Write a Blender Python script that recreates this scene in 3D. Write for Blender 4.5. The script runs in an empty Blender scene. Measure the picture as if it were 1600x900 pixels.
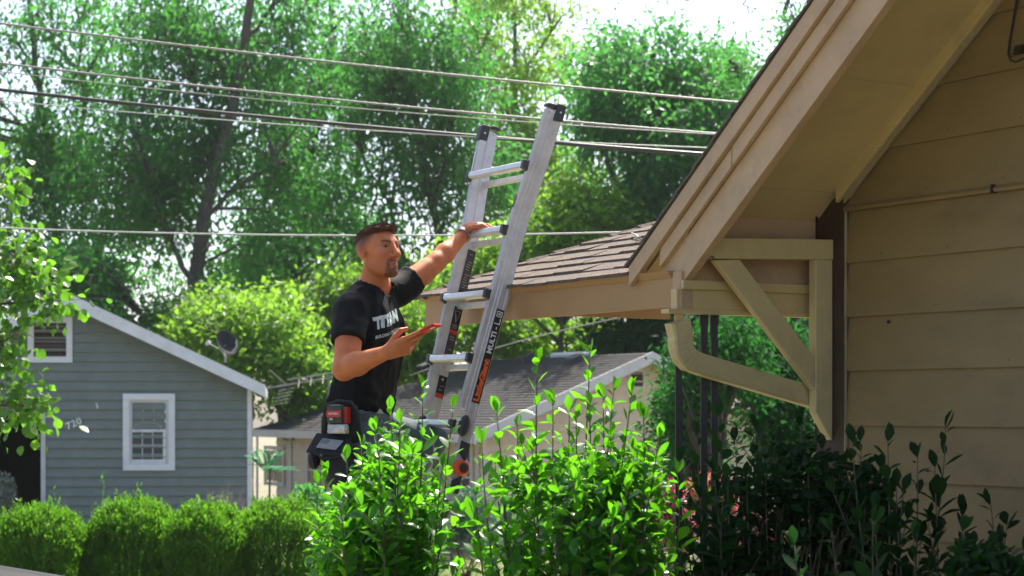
import bpy, bmesh, math, random
import numpy as np
from mathutils import Vector, Matrix, Euler, noise
from mathutils.bvhtree import BVHTree
random.seed(7)
RNG = np.random.default_rng(7)
R = math.radians
scene = bpy.context.scene
COL = scene.collection

# ------------------------------------------------------------------ camera
CAMZ = 1.85
cam_d = bpy.data.cameras.new('camera')
cam = bpy.data.objects.new('camera', cam_d)
COL.objects.link(cam)
cam.location = (0, 0, CAMZ)
cam.rotation_euler = (R(90), 0, 0)
cam_d.sensor_width = 36
cam_d.lens = 67.5
cam_d.shift_y = 190 / 1600
cam_d.clip_end = 800
cam_d.dof.use_dof = True
cam_d.dof.focus_distance = 8.9
cam_d.dof.aperture_fstop = 5.0
scene.camera = cam

# ------------------------------------------------------------------ sky and sun
SUN_EL, SUN_AZ = R(57), R(17)          # azimuth clockwise from +Y (away from the camera)
S = Vector((math.sin(SUN_AZ) * math.cos(SUN_EL), math.cos(SUN_AZ) * math.cos(SUN_EL), math.sin(SUN_EL)))
world = bpy.data.worlds.new('World')
scene.world = world
world.use_nodes = True
wt = world.node_tree
bg = wt.nodes['Background']
sky = wt.nodes.new('ShaderNodeTexSky')
sky.sky_type = 'NISHITA'
sky.sun_disc = False
sky.sun_elevation = SUN_EL
sky.sun_rotation = SUN_AZ
sky.air_density = 0.55
sky.dust_density = 3.0
sky.ozone_density = 1.0
wt.links.new(sky.outputs[0], bg.inputs[0])
bg.inputs[1].default_value = 0.135
sl = bpy.data.lights.new('sun', 'SUN')
sl.energy = 4.0
sl.angle = R(0.55)
sl.color = (1.0, 0.94, 0.84)
so = bpy.data.objects.new('sun', sl)
COL.objects.link(so)
so.rotation_euler = S.to_track_quat('Z', 'Y').to_euler()
so.location = (20, 20, 40)

scene.view_settings.view_transform = 'Standard'
scene.view_settings.look = 'None'
scene.view_settings.exposure = 1.48
scene.view_settings.gamma = 1
scene.cycles.use_denoising = True
scene.cycles.max_bounces = 7
scene.cycles.transmission_bounces = 6
scene.cycles.transparent_max_bounces = 8
scene.cycles.volume_bounces = 0
scene.cycles.sample_clamp_indirect = 6

# ------------------------------------------------------------------ helpers
F = 3000.0
def at(px, py, d):
    """a point seen at photo pixel (px, py) at distance d along the view axis"""
    return Vector(((px - 800) / F * d, d, CAMZ + (640 - py) / F * d))

AL = math.atan2(1855, F)
U = Vector((math.sin(AL), -math.cos(AL), 0))        # along the house's gable wall
N = Vector((-math.cos(AL), -math.sin(AL), 0))       # out of that wall
C0 = Vector((1.394, 8.2, 0))                          # wall corner
Z = Vector((0, 0, 1))
def H(u, n, z):
    return C0 + U * u + N * n + Z * z

def tag(o, label=None, cat=None, group=None, kind=None):
    if label: o['label'] = label
    if cat: o['category'] = cat
    if group: o['group'] = group
    if kind: o['kind'] = kind
    return o

def empty(name, loc, label=None, cat=None, group=None):
    o = bpy.data.objects.new(name, None)
    o.empty_display_size = 0.2
    o.location = loc
    COL.objects.link(o)
    return tag(o, label, cat, group)

def wloc(o):
    v = Vector((0, 0, 0))
    while o is not None:
        v = v + o.location
        o = o.parent
    return v

class MB:
    """collects shapes and links them as ONE mesh object"""
    def __init__(s):
        s.v = []; s.f = []; s.m = []
    def add(s, vs, fs, mi=0):
        b = len(s.v)
        s.v += [tuple(v) for v in vs]
        s.f += [tuple(b + i for i in f) for f in fs]
        s.m += [mi] * len(fs)
        return s
    def prism(s, poly, vec, mi=0):
        poly = [Vector(p) for p in poly]; vec = Vector(vec); k = len(poly)
        vs = poly + [p + vec for p in poly]
        fs = [tuple(range(k - 1, -1, -1)), tuple(range(k, 2 * k))]
        fs += [(i, (i + 1) % k, k + (i + 1) % k, k + i) for i in range(k)]
        nrm = Vector((0, 0, 0))
        for i in range(k):
            nrm += (poly[i] - poly[0]).cross(poly[(i + 1) % k] - poly[0])
        if nrm.dot(vec) < 0:
            fs = [tuple(reversed(f)) for f in fs]
        return s.add(vs, fs, mi)
    def box(s, c, a, b, d, mi=0):
        """centre and three half-axis vectors"""
        c, a, b, d = map(Vector, (c, a, b, d))
        return s.prism([c - a - b - d, c + a - b - d, c + a + b - d, c - a + b - d], d * 2, mi)
    def bx(s, x0, x1, y0, y1, z0, z1, mi=0):
        return s.prism([(x0, y0, z0), (x1, y0, z0), (x1, y1, z0), (x0, y1, z0)], (0, 0, z1 - z0), mi)
    def tube(s, pts, rad, k=8, mi=0, caps=True, flat=1.0, up=None):
        pts = [Vector(p) for p in pts]
        if not hasattr(rad, '__len__'): rad = [rad] * len(pts)
        rings = []
        ref = Vector(up) if up is not None else Vector((0.31, 0.17, 0.93))
        for i, p in enumerate(pts):
            t = (pts[min(i + 1, len(pts) - 1)] - pts[max(i - 1, 0)])
            if t.length < 1e-9: t = Vector((0, 0, 1))
            t.normalize()
            a = t.cross(ref)
            if a.length < 1e-3: a = t.cross(Vector((1, 0, 0)))
            a.normalize(); b = t.cross(a)
            rings.append([p + (a * math.cos(2 * math.pi * j / k) + b * flat * math.sin(2 * math.pi * j / k)) * rad[i] for j in range(k)])
        vs = [q for r in rings for q in r]; fs = []
        for i in range(len(rings) - 1):
            for j in range(k):
                fs.append((i * k + j, i * k + (j + 1) % k, (i + 1) * k + (j + 1) % k, (i + 1) * k + j))
        if caps:
            fs.append(tuple(range(k - 1, -1, -1)))
            fs.append(tuple((len(rings) - 1) * k + j for j in range(k)))
        return s.add(vs, fs, mi)
    def cyl(s, a, b, r, k=16, mi=0, r2=None):
        return s.tube([a, b], [r, r if r2 is None else r2], k, mi)
    def ball(s, c, r, mi=0, nu=14, nv=9, sc=(1, 1, 1)):
        c = Vector(c); vs = []; fs = []
        for i in range(nv + 1):
            th = math.pi * i / nv
            for j in range(nu):
                ph = 2 * math.pi * j / nu
                vs.append((c.x + r * sc[0] * math.sin(th) * math.cos(ph), c.y + r * sc[1] * math.sin(th) * math.sin(ph), c.z + r * sc[2] * math.cos(th)))
        for i in range(nv):
            for j in range(nu):
                fs.append((i * nu + j, (i + 1) * nu + j, (i + 1) * nu + (j + 1) % nu, i * nu + (j + 1) % nu))
        return s.add(vs, fs, mi)
    def build(s, name, mats, parent=None, smooth=False, base=None, bevel=0, kind=None, autosmooth=None):
        off = wloc(parent) if parent is not None else (Vector(base) if base is not None else Vector((0, 0, 0)))
        me = bpy.data.meshes.new(name)
        me.from_pydata([tuple(Vector(v) - off) for v in s.v], [], s.f)
        if not isinstance(mats, (list, tuple)): mats = [mats]
        for m in mats: me.materials.append(m)
        if len(mats) > 1: me.polygons.foreach_set('material_index', s.m)
        if smooth: me.polygons.foreach_set('use_smooth', [True] * len(s.f))
        me.validate(); me.update()
        o = bpy.data.objects.new(name, me)
        COL.objects.link(o)
        if parent is not None: o.parent = parent
        elif base is not None: o.location = base
        if bevel:
            md = o.modifiers.new('bevel', 'BEVEL'); md.width = bevel; md.segments = 2; md.limit_method = 'ANGLE'; md.angle_limit = R(40)
        if kind: o['kind'] = kind
        return o

def np_mesh(name, V, Q, mat, parent=None, base=None, smooth=False, tint=None, kind=None, color=None):
    """big mesh from numpy arrays: V (n,3), Q (m,k)"""
    off = wloc(parent) if parent is not None else (Vector(base) if base is not None else Vector((0, 0, 0)))
    V = np.asarray(V, dtype=np.float32) - np.array(off, dtype=np.float32)
    Q = np.asarray(Q, dtype=np.int32)
    me = bpy.data.meshes.new(name)
    me.vertices.add(len(V)); me.vertices.foreach_set('co', V.ravel())
    k = Q.shape[1]
    me.loops.add(Q.size); me.loops.foreach_set('vertex_index', Q.ravel())
    me.polygons.add(len(Q))
    me.polygons.foreach_set('loop_start', np.arange(0, Q.size, k, dtype=np.int32))
    me.polygons.foreach_set('loop_total', np.full(len(Q), k, dtype=np.int32))
    me.polygons.foreach_set('use_smooth', np.full(len(Q), smooth, dtype=bool))
    if tint is not None:
        a = me.attributes.new('tint', 'FLOAT', 'POINT'); a.data.foreach_set('value', np.asarray(tint, dtype=np.float32))
    if color is not None:
        a = me.attributes.new('skin_colour', 'FLOAT_COLOR', 'POINT')
        c4 = np.ones((len(V), 4), dtype=np.float32); c4[:, :3] = color
        a.data.foreach_set('color', c4.ravel())
    for m in (mat if isinstance(mat, (list, tuple)) else [mat]): me.materials.append(m)
    me.update(); me.validate()
    o = bpy.data.objects.new(name, me)
    COL.objects.link(o)
    if parent is not None: o.parent = parent
    elif base is not None: o.location = base
    if kind: o['kind'] = kind
    return o

def text_mesh(txt, size, bold=0.0, depth=0.0, spacing=1.0):
    """built-in font -> (verts, faces) in the XY plane, centred"""
    cu = bpy.data.curves.new('t', 'FONT'); cu.body = txt; cu.size = size; cu.offset = bold; cu.extrude = depth
    cu.align_x = 'CENTER'; cu.align_y = 'CENTER'; cu.space_character = spacing; cu.resolution_u = 3
    ob = bpy.data.objects.new('t', cu); COL.objects.link(ob)
    dg = bpy.context.evaluated_depsgraph_get(); dg.update()
    me = ob.evaluated_get(dg).to_mesh()
    vs = [v.co.copy() for v in me.vertices]; fs = [tuple(p.vertices) for p in me.polygons]
    ob.evaluated_get(dg).to_mesh_clear()
    bpy.data.objects.remove(ob); bpy.data.curves.remove(cu)
    return vs, fs

# ------------------------------------------------------------------ materials
def mat(name, base, rough=0.6, var=0.12, scale=6.0, bump=0.0, bscale=60.0, metal=0.0, spec=0.5, stain=None, stain_amt=0.0, stain_scale=2.5, stretch=(1, 1, 1), coord='Object', tone=None):
    """principled with noise tone, optional stain patches and fine relief"""
    m = bpy.data.materials.new(name); m.use_nodes = True
    nt = m.node_tree; b = nt.nodes['Principled BSDF']; L = nt.links.new
    b.inputs['Roughness'].default_value = rough; b.inputs['Metallic'].default_value = metal
    b.inputs['Specular IOR Level'].default_value = spec
    tc = nt.nodes.new('ShaderNodeTexCoord'); mp = nt.nodes.new('ShaderNodeMapping'); mp.inputs['Scale'].default_value = stretch
    L(tc.outputs[coord], mp.inputs[0])
    n1 = nt.nodes.new('ShaderNodeTexNoise'); n1.inputs['Scale'].default_value = scale; n1.inputs['Detail'].default_value = 6; n1.inputs['Roughness'].default_value = .65
    L(mp.outputs[0], n1.inputs[0])
    rp = nt.nodes.new('ShaderNodeValToRGB')
    c = Vector(base)
    lo = c * (1 - var * 1.6); hi = c * (1 + var * 1.3)
    rp.color_ramp.elements[0].position = .3; rp.color_ramp.elements[1].position = .72
    rp.color_ramp.elements[0].color = (*lo, 1); rp.color_ramp.elements[1].color = (*[min(1, x) for x in hi], 1)
    L(n1.outputs['Fac'], rp.inputs[0])
    out = rp.outputs[0]
    if stain is not None:
        n2 = nt.nodes.new('ShaderNodeTexNoise'); n2.inputs['Scale'].default_value = stain_scale; n2.inputs['Detail'].default_value = 8; n2.inputs['Roughness'].default_value = .75
        L(mp.outputs[0], n2.inputs[0])
        r2 = nt.nodes.new('ShaderNodeValToRGB'); r2.color_ramp.elements[0].position = .52; r2.color_ramp.elements[1].position = .72
        r2.color_ramp.elements[0].color = (0, 0, 0, 1); r2.color_ramp.elements[1].color = (stain_amt,) * 3 + (1,)
        L(n2.outputs['Fac'], r2.inputs[0])
        mx = nt.nodes.new('ShaderNodeMixRGB'); mx.inputs[2].default_value = (*stain, 1)
        L(r2.outputs[0], mx.inputs[0]); L(out, mx.inputs[1]); out = mx.outputs[0]
    L(out, b.inputs['Base Color'])
    if bump:
        n3 = nt.nodes.new('ShaderNodeTexNoise'); n3.inputs['Scale'].default_value = bscale; n3.inputs['Detail'].default_value = 5
        L(mp.outputs[0], n3.inputs[0])
        bp = nt.nodes.new('ShaderNodeBump'); bp.inputs['Strength'].default_value = bump; bp.inputs['Distance'].default_value = .01
        L(n3.outputs['Fac'], bp.inputs['Height']); L(bp.outputs[0], b.inputs['Normal'])
    return m

def leaf_mat(name, dark, light, trans, tf=0.5, rough=0.45, spec=0.4, rand_obj=False, vein=False):
    m = bpy.data.materials.new(name); m.use_nodes = True
    nt = m.node_tree; L = nt.links.new; b = nt.nodes['Principled BSDF']; o = nt.nodes['Material Output']
    if rand_obj:
        s = nt.nodes.new('ShaderNodeObjectInfo').outputs['Random']
    else:
        a = nt.nodes.new('ShaderNodeAttribute'); a.attribute_name = 'tint'; s = a.outputs['Fac']
    r = nt.nodes.new('ShaderNodeValToRGB'); r.color_ramp.elements[0].color = (*dark, 1); r.color_ramp.elements[1].color = (*light, 1)
    L(s, r.inputs[0]); L(r.outputs[0], b.inputs['Base Color'])
    b.inputs['Roughness'].default_value = rough; b.inputs['Specular IOR Level'].default_value = spec
    t = nt.nodes.new('ShaderNodeBsdfTranslucent')
    r2 = nt.nodes.new('ShaderNodeValToRGB')
    r2.color_ramp.elements[0].color = (trans[0] * .55, trans[1] * .62, trans[2] * .7, 1); r2.color_ramp.elements[1].color = (*trans, 1)
    L(s, r2.inputs[0]); L(r2.outputs[0], t.inputs[0])
    mx = nt.nodes.new('ShaderNodeMixShader'); mx.inputs[0].default_value = tf
    L(b.outputs[0], mx.inputs[1]); L(t.outputs[0], mx.inputs[2]); L(mx.outputs[0], o.inputs[0])
    return m

M = {}
# ------------------------------------------------------------------ ground
def gz(x, y):
    t = min(1, max(0, (y - 11) / 25)); return -1.0 * t * t * (3 - 2 * t)
M['soil'] = mat('lawn_soil', (.17, .155, .085), .9, .3, 1.5, .5, 25, stain=(.07, .055, .03), stain_amt=.8)
xs = [-150, -100, -60] + list(np.linspace(-30, 30, 31)) + [60, 100, 150]
ys = [-60, -40, -20] + list(np.linspace(-6, 60, 34)) + [80, 120, 160, 220]
g = MB()
g.add([(x, y, gz(x, y) + (.03 * noise.noise(Vector((x * .3, y * .3, 0))) if abs(x) < 40 and y < 70 else 0)) for y in ys for x in xs],
      [(j * len(xs) + i, j * len(xs) + i + 1, (j + 1) * len(xs) + i + 1, (j + 1) * len(xs) + i) for j in range(len(ys) - 1) for i in range(len(xs) - 1)])
g.build('ground', M['soil'], smooth=True, kind='structure')

# ------------------------------------------------------------------ near house with the gable and the porch
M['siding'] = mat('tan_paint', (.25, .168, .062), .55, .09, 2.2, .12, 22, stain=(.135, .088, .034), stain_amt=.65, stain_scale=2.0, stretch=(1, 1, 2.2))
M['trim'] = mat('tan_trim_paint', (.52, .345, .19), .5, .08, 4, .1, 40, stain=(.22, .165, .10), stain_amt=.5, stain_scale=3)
M['trim2'] = mat('olive_trim_paint', (.62, .465, .205), .5, .08, 4, .15, 50, stain=(.25, .2, .11), stain_amt=.4, stain_scale=3.5)
M['brace'] = mat('pale_brace_paint', (.62, .48, .225), .5, .07, 5, .15, 45, stain=(.26, .23, .14), stain_amt=.4, stain_scale=4)
M['soffit'] = mat('soffit_paint', (.60, .45, .21), .6, .08, 1.8, .05, 30, stain=(.24, .19, .10), stain_amt=.35)
M['brown'] = mat('brown_corner_paint', (.055, .031, .015), .6, .25, 8, .3, 40)
M['shingle'] = mat('brown_shingle_granules', (.175, .142, .115), .95, .34, 95, 1.0, 190, spec=.2, stain=(.10, .08, .066), stain_amt=.8, stain_scale=9)
M['fascia'] = mat('brown_fascia_paint', (.42, .245, .095), .5, .07, 3, .1, 40, stain=(.30, .165, .08), stain_amt=.4, stain_scale=3)
M['dark'] = mat('dark_gap', (.02, .016, .012), .9, .2)
M['iron'] = mat('black_brown_iron', (.022, .014, .011), .5, .2, 20, .2, 80)
M['bare_wood'] = mat('weathered_bare_wood', (.13, .12, .085), .85, .45, 35, .6, 90, stain=(.02, .02, .015), stain_amt=1, stain_scale=30)
M['caulk'] = mat('pale_edge_paint', (.36, .29, .18), .5, .06)

house = empty('bungalow', H(0, 0, 0), 'tan clapboard bungalow with gable overhang, knee brace and shingled porch at right', 'house')
SL = .77
def wavy_board(name, zb, zt, ua, ub, m, u_of=None, seg=14, nb=.024, nt=.006):
    """lap board: bottom edge stands proud, slightly wavy"""
    mb = MB(); vs = []; fs = []
    for i in range(seg + 1):
        t = i / seg
        ul = ua(zb) + (ub(zb) - ua(zb)) * t; uh = ua(zt) + (ub(zt) - ua(zt)) * t
        w = .0035 * noise.noise(Vector((ul * 1.7, zb * 9, 3))); w2 = .004 * noise.noise(Vector((ul * 1.1, zb * 5, 8)))
        vs += [H(ul, 0, zb + w), H(ul, nb + w2, zb + w), H(uh, nt + w2 * .3, zt), H(uh, 0, zt)]
    for i in range(seg):
        a = i * 4
        for k in range(4):
            fs.append((a + k, a + (k + 1) % 4, a + 4 + (k + 1) % 4, a + 4 + k))
    fs.append((0, 3, 2, 1)); a = seg * 4; fs.append((a, a + 1, a + 2, a + 3))
    mb.add(vs, fs)
    return mb.build(name, m, house)
W = 5.4
left = lambda z: max(.070, (z - 2.70) / SL)
right = lambda z: W - max(.032, (z - 2.70) / SL)
bots = [.17, .405, .635, .865, 1.095, 1.325, 1.555, 1.783, 2.013, 2.24, 2.47, 2.713, 2.93, 3.15, 3.38, 3.61, 3.84, 4.07, 4.3, 4.53]
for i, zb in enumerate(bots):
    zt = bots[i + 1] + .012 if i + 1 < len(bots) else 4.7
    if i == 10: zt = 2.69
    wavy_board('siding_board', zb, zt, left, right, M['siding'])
# drip ledge strip between wall and gable, in two lengths with a joint
for a, b in ((.072, .92), (.926, W - .03)):
    mb = MB(); mb.prism([H(a, .0, 2.688), H(a, .034, 2.688), H(a, .04, 2.70), H(a, .024, 2.716), H(a, 0, 2.716)], U * (b - a)); mb.build('ledge_strip', M['siding'], house)
MB().box(H(.925, .03, 2.701), U * .006, N * .012, Z * .016).build('ledge_joint', M['dark'], house)
# wall core and far walls (behind the boards)
core = MB()
core.prism([H(.0, -.02, 0), H(W, -.02, 0), H(W, -.02, 2.68), H(W / 2, -.02, 2.68 + SL * W / 2), H(0, -.02, 2.68)], N * -.12)
core.prism([H(.0, -.14, 0), H(.12, -.14, 0), H(.12, -.14, 2.7), H(0, -.14, 2.7)], N * -2.9)
core.prism([H(W - .12, -.14, 0), H(W, -.14, 0), H(W, -.14, 2.7), H(W - .12, -.14, 2.7)], N * -2.9)
core.prism([H(0, -3.05, 0), H(W, -3.05, 0), H(W, -3.05, 2.68), H(W / 2, -3.05, 2.68 + SL * W / 2), H(0, -3.05, 2.68)], N * -.12)
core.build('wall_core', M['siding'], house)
# brown corner board, notched where the brace beam lands
cb = MB()
cb.prism([H(-.108, .0, 0), H(.073, .0, 0), H(.073, .0, 2.762), H(.0, 0, 2.75), H(-.108, 0, 2.66)], N * .03)
cb.build('corner_board', M['brown'], house, bevel=.003)
for s, m_ in ((.0745, 'caulk'), (-.111, 'dark')):
    mb = MB(); k = 90; vs = []
    for i in range(k + 1):
        z0 = .5 + 2.2 * i / k; w = .0008 + .0042 * max(0, noise.noise(Vector((z0 * 9, s * 90, 1))) + .25)
        vs += [H(s - w, .031, z0), H(s + w, .031, z0), H(s + w, .018, z0), H(s - w, .018, z0)]
    mb.add(vs, [(i * 4 + j, i * 4 + (j + 1) % 4, i * 4 + 4 + (j + 1) % 4, i * 4 + 4 + j) for i in range(k) for j in range(4)])
    mb.build('paint_edge', M[m_], house)
# gable frieze board along the rake + thin trim under it
fr = MB(); fr.prism([H(.045, .032, 2.727), H(.045, .032, 2.802), H(W / 2, .026, 2.77 + SL * W / 2), H(W / 2, .026, 2.692 + SL * W / 2)], N * .024)
fr.build('rake_frieze', M['trim2'], house, bevel=.003)
fr = MB(); fr.prism([H(W - .03, .026, 2.715), H(W - .03, .026, 2.79), H(W / 2, .026, 2.77 + SL * W / 2), H(W / 2, .026, 2.692 + SL * W / 2)], N * .024)
fr.build('rake_frieze', M['trim2'], house, bevel=.003)
fr = MB(); fr.prism([H(.075, .026, 2.724), H(.075, .026, 2.744), H(W / 2, .026, 2.69 + SL * W / 2), H(W / 2, .026, 2.672 + SL * W / 2)], N * .014)
fr.build('frieze_trim', M['caulk'], house)
# soffit panels between wall and rake, with open seams
cuts = [-.42, .02, .52, 1.12, 1.75, 2.35, 2.7]
for a, b in zip(cuts[:-1], cuts[1:]):
    for side in (0, 1):
        f = (lambda u: u) if side == 0 else (lambda u: W - u)
        mb = MB(); ga = a + .003; gb = b - .003
        mb.prism([H(f(ga), .052, 2.752 + SL * ga), H(f(gb), .052, 2.752 + SL * gb), H(f(gb), .052, 2.764 + SL * gb), H(f(ga), .052, 2.764 + SL * ga)], N * .655)
        mb.build('soffit_panel', M['soffit'], house)
# roof slabs
for side in (0, 1):
    f = (lambda u: u) if side == 0 else (lambda u: W - u)
    mb = MB(); mb.prism([H(f(-.43), .775, 2.766 - SL * .43), H(f(2.7), .775, 2.766 + SL * 2.7), H(f(2.7), .775, 2.79 + SL * 2.7), H(f(-.43), .775, 2.79 - SL * .43)], N * -3.9)
    mb.build('roof_deck', M['trim'], house)
    mb = MB()
    for k in range(27):                         # shingle courses, seen as a ragged edge along the rake
        ua = -.45 + k * .118; ub = ua + .135
        mb.prism([H(f(ua), .80, 2.792 + SL * ua + .006), H(f(ub), .80, 2.792 + SL * ub - .002), H(f(ub), .80, 2.80 + SL * ub - .001), H(f(ua), .80, 2.80 + SL * ua + .012)], N * -3.92)
    mb.build('roof_shingles', M['shingle'], house)
# rake boards: three stepped boards, the middle one in two lengths
def rake(ua, ub, lo, hi, n0, n1, m, name, cut=0.0):
    mb = MB(); mb.prism([H(ua, n0, 2.79 + SL * ua - lo), H(ub, n0, 2.79 + SL * ub - lo), H(ub, n0, 2.79 + SL * ub - hi), H(ua + cut, n0, 2.79 + SL * (ua + cut) - hi)], N * (n1 - n0))
    return mb.build(name, m, house, bevel=.003)
rake(-.43, 2.7, .088, .004, .765, .792, M['trim'], 'rake_moulding')
rake(-.235, .245, .168, .094, .752, .772, M['trim'], 'rake_board')
rake(.252, 2.7, .172, .094, .752, .774, M['trim'], 'rake_board')
rake(-.165, 2.7, .335, .166, .705, .748, M['trim'], 'barge_board', cut=-.14)
for f_ in (1,):
    mb = MB(); f2 = lambda u: W - u
    mb.prism([H(f2(-.43), .765, 2.79 - SL * .43 - .3), H(f2(2.7), .765, 2.79 + SL * 2.7 - .3), H(f2(2.7), .765, 2.785 + SL * 2.7), H(f2(-.43), .765, 2.785 - SL * .43)], N * .03)
    mb.build('rake_board', M['trim'], house)

# porch end: vertical panel under the eave, trims and the beam running back
UE = -.115
MB().prism([H(UE, .02, 2.385), H(UE, .70, 2.385), H(UE, .70, 2.66), H(UE, .02, 2.66)], U * -.02).build('eave_panel', M['trim'], house)
MB().prism([H(UE + .001, -2.2, 2.345), H(UE + .001, .76, 2.345), H(UE + .001, .76, 2.382), H(UE + .001, -2.2, 2.382)], U * .028).build('eave_trim', M['trim2'], house, bevel=.004)
MB().prism([H(UE - .03, -2.2, 2.262), H(UE - .03, .78, 2.262), H(UE - .03, .78, 2.346), H(UE - .03, -2.2, 2.346)], U * .042).build('porch_beam', M['trim2'], house, bevel=.003)
MB().prism([H(UE - .03, -2.2, 2.245), H(UE - .03, .83, 2.245), H(UE - .03, .83, 2.262), H(UE - .03, -2.2, 2.262)], U * .055).build('beam_trim', M['trim2'], house)
# porch fascia, crown strip, ceiling
PL, PK = -2.29, .397
MB().prism([H(-2.262, .735, 2.266), H(-.14, .735, 2.276), H(-.14, .735, 2.402), H(-2.262, .735, 2.398)], N * .022).build('porch_fascia', M['fascia'], house, bevel=.002)
MB().prism([H(-2.285, .73, 2.396), H(-2.285, .762, 2.396), H(-2.285, .772, 2.408), H(-2.285, .782, 2.424), H(-2.285, .73, 2.424)], U * 2.12).build('crown_moulding', M['fascia'], house)
MB().prism([H(-.16, .70, 2.27), H(-.1, .70, 2.27), H(-.1, .70, 2.42), H(-.16, .70, 2.42)], N * .06).build('fascia_end_block', M['trim'], house, bevel=.003)
MB().prism([H(-2.262, .735, 2.345), H(-2.24, .735, 2.345), H(-2.24, .735, 2.41), H(-2.262, .735, 2.41)], N * -1.5).build('porch_fascia', M['fascia'], house)
# porch roof deck: front slope with hip, left slope, back slope
def zp(n): return 2.424 + PK * (.775 - n)
mm = 1.6
def vall(n): return (zp(n) - 2.79) / SL
A_ = H(PL, .785, zp(.785)); B_ = H(-.44, .785, zp(.785)); Cc = H(vall(.775 - mm), .775 - mm, zp(.775 - mm)); D_ = H(PL + mm, .775 - mm, zp(.775 - mm))
V2 = H(-.40, .60, zp(.60))
E_ = H(PL, .775 - mm, zp(.775))
deck = MB()
deck.add([A_, B_, V2, Cc, D_, E_], [(0, 1, 2, 3, 4), (0, 4, 5)])
deck.build('porch_roof_deck', M['shingle'], house)
# individual shingles on the front slope
for r in range(13):
    m0 = -.022 + r * .122; m1 = m0 + .135
    u = PL + max(m0, 0) + .01 - random.random() * .1
    uend = max(-.43, vall(.775 - m0) + .02)
    nseg = 0
    while u < uend:
        w = random.uniform(.14, .30)
        ua = max(u, PL + max(m0, 0) - .012); ub = min(u + w, uend); u += w
        if ub - ua < .03: continue
        lift = .0115 + random.random() * .006
        jz = random.uniform(-.002, .002); jm = random.uniform(-.006, .006)
        na, nb_ = .775 - m0 - jm, .775 - m1
        ual = max(ua, PL + max(m1, 0) - .012)     # the hip edge trims the upper corner
        mb = MB()
        p = [H(ua + .0015, na, zp(na) + lift + jz), H(ub - .0015, na, zp(na) + lift + jz + random.uniform(-.0015, .0015)), H(ub - .0015, nb_, zp(nb_) + .004), H(min(ual + .0015, ub - .002), nb_, zp(nb_) + .004)]
        mb.prism(p, Z * -(.0125))
        mb.build('shingle', M['shingle'], house)
# hip caps
for k in range(16):
    m0 = -.01 + k * .10; m1 = m0 + .125
    p0 = H(PL + m0, .775 - m0, zp(.775 - m0) + .022); p1 = H(PL + m1, .775 - m1, zp(.775 - m1) + .010)
    s1 = (U * .10 - Z * .035 + N * .0); s2 = (N * -.02 - U * .07 - Z * .035)
    mb = MB(); mb.add([p0 + s1, p0, p0 + s2, p1 + s1, p1, p1 + s2], [(0, 1, 4, 3), (1, 2, 5, 4)])
    mb.add([p0 + s1, p0, p0 + s2, p0 + s2 - Z * .009, p0 - Z * .009, p0 + s1 - Z * .009], [(0, 1, 4, 5), (1, 2, 3, 4)])
    mb.build('hip_shingle', M['shingle'], house)

# knee brace
kb = empty('knee_brace', (0, 0, 0)); kb.parent = house
T = .04
def bar(p, q, h, u0, u1, name, m, endcut=0):
    """timber in the (n, z) plane from p to q (centre line), height h"""
    d = Vector((q[0] - p[0], q[1] - p[1])); d.normalize(); pn = Vector((-d.y, d.x)) * h / 2
    pts = [(p[0] + pn.x, p[1] + pn.y), (p[0] - pn.x, p[1] - pn.y), (q[0] - pn.x, q[1] - pn.y), (q[0] + pn.x, q[1] + pn.y)]
    mb = MB(); mb.prism([H(u0, a, b) for a, b in pts], U * (u1 - u0))
    return mb.build(name, m, kb, bevel=.004)
bar((.025, 2.532), (.722, 2.508), .086, -.044, .0, 'arm', M['brace'])
mb = MB()
for k in range(34):
    a = random.random(); n_ = .725 - .10 * a * a; z_ = 2.508 + random.uniform(-.04, .041)
    if abs(z_ - 2.508) < .028 and a > .35: continue
    r_ = random.uniform(.002, .0065)
    mb.box(H(.0005, n_, z_), U * .0008, N * r_ * random.uniform(.7, 2.2), Z * r_)
for k in range(8):
    mb.box(H(-.0005 - random.random() * .012, .7225, 2.508 + random.uniform(-.038, .04)), U * .003, N * .0008, Z * .005)
mb.build('peeled_paint', M['bare_wood'], kb, kind='stuff')
mb = MB(); mb.prism([H(-.046, a, b) for a, b in ((.032, 2.488), (.125, 2.488), (.125, 1.84), (.04, 1.72), (.032, 1.72))], U * .046); mb.build('post', M['brace'], kb, bevel=.005)
mb = MB(); mb.prism([H(-.042, a, b) for a, b in ((.66, 2.462), (.53, 2.470), (.126, 2.07), (.126, 1.93))], U * .038); mb.build('diagonal', M['brace'], kb, bevel=.005)

# downspout elbow hanging open, running back to the wall
ds = empty('downspout', (0, 0, 0)); ds.parent = house
def rect_tube(path, hw, hh, name, m, par, open_start=False, ribs=None):
    mb = MB(); ring = []; k = 12
    for i, (n_, z_) in enumerate(path):
        a = path[max(0, i - 1)]; b = path[min(len(path) - 1, i + 1)]
        t = Vector((b[0] - a[0], b[1] - a[1])); t.normalize(); pn = Vector((-t.y, t.x))
        r = []
        s_ = ribs[i] if ribs else 1.0
        for (x, y) in ((-1, -.8), (-.8, -1), (.8, -1), (1, -.8), (1, .8), (.8, 1), (-.8, 1), (-1, .8)):
            r.append(H(-.088 + x * hw * s_, n_ + pn.x * y * hh * s_, z_ + pn.y * y * hh * s_))
        ring += r
    fs = []
    for i in range(len(path) - 1):
        for j in range(8): fs.append((i * 8 + j, i * 8 + (j + 1) % 8, (i + 1) * 8 + (j + 1) % 8, (i + 1) * 8 + j))
    if not open_start: fs.append(tuple(range(7, -1, -1)))
    fs.append(tuple((len(path) - 1) * 8 + j for j in range(8)))
    mb.add(ring, fs)
    return mb.build(name, m, par, smooth=False)
path = [(.788, 2.212), (.780, 2.18), (.772, 2.152)]
rib = [1.04, 1.0, 1.0]
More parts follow.
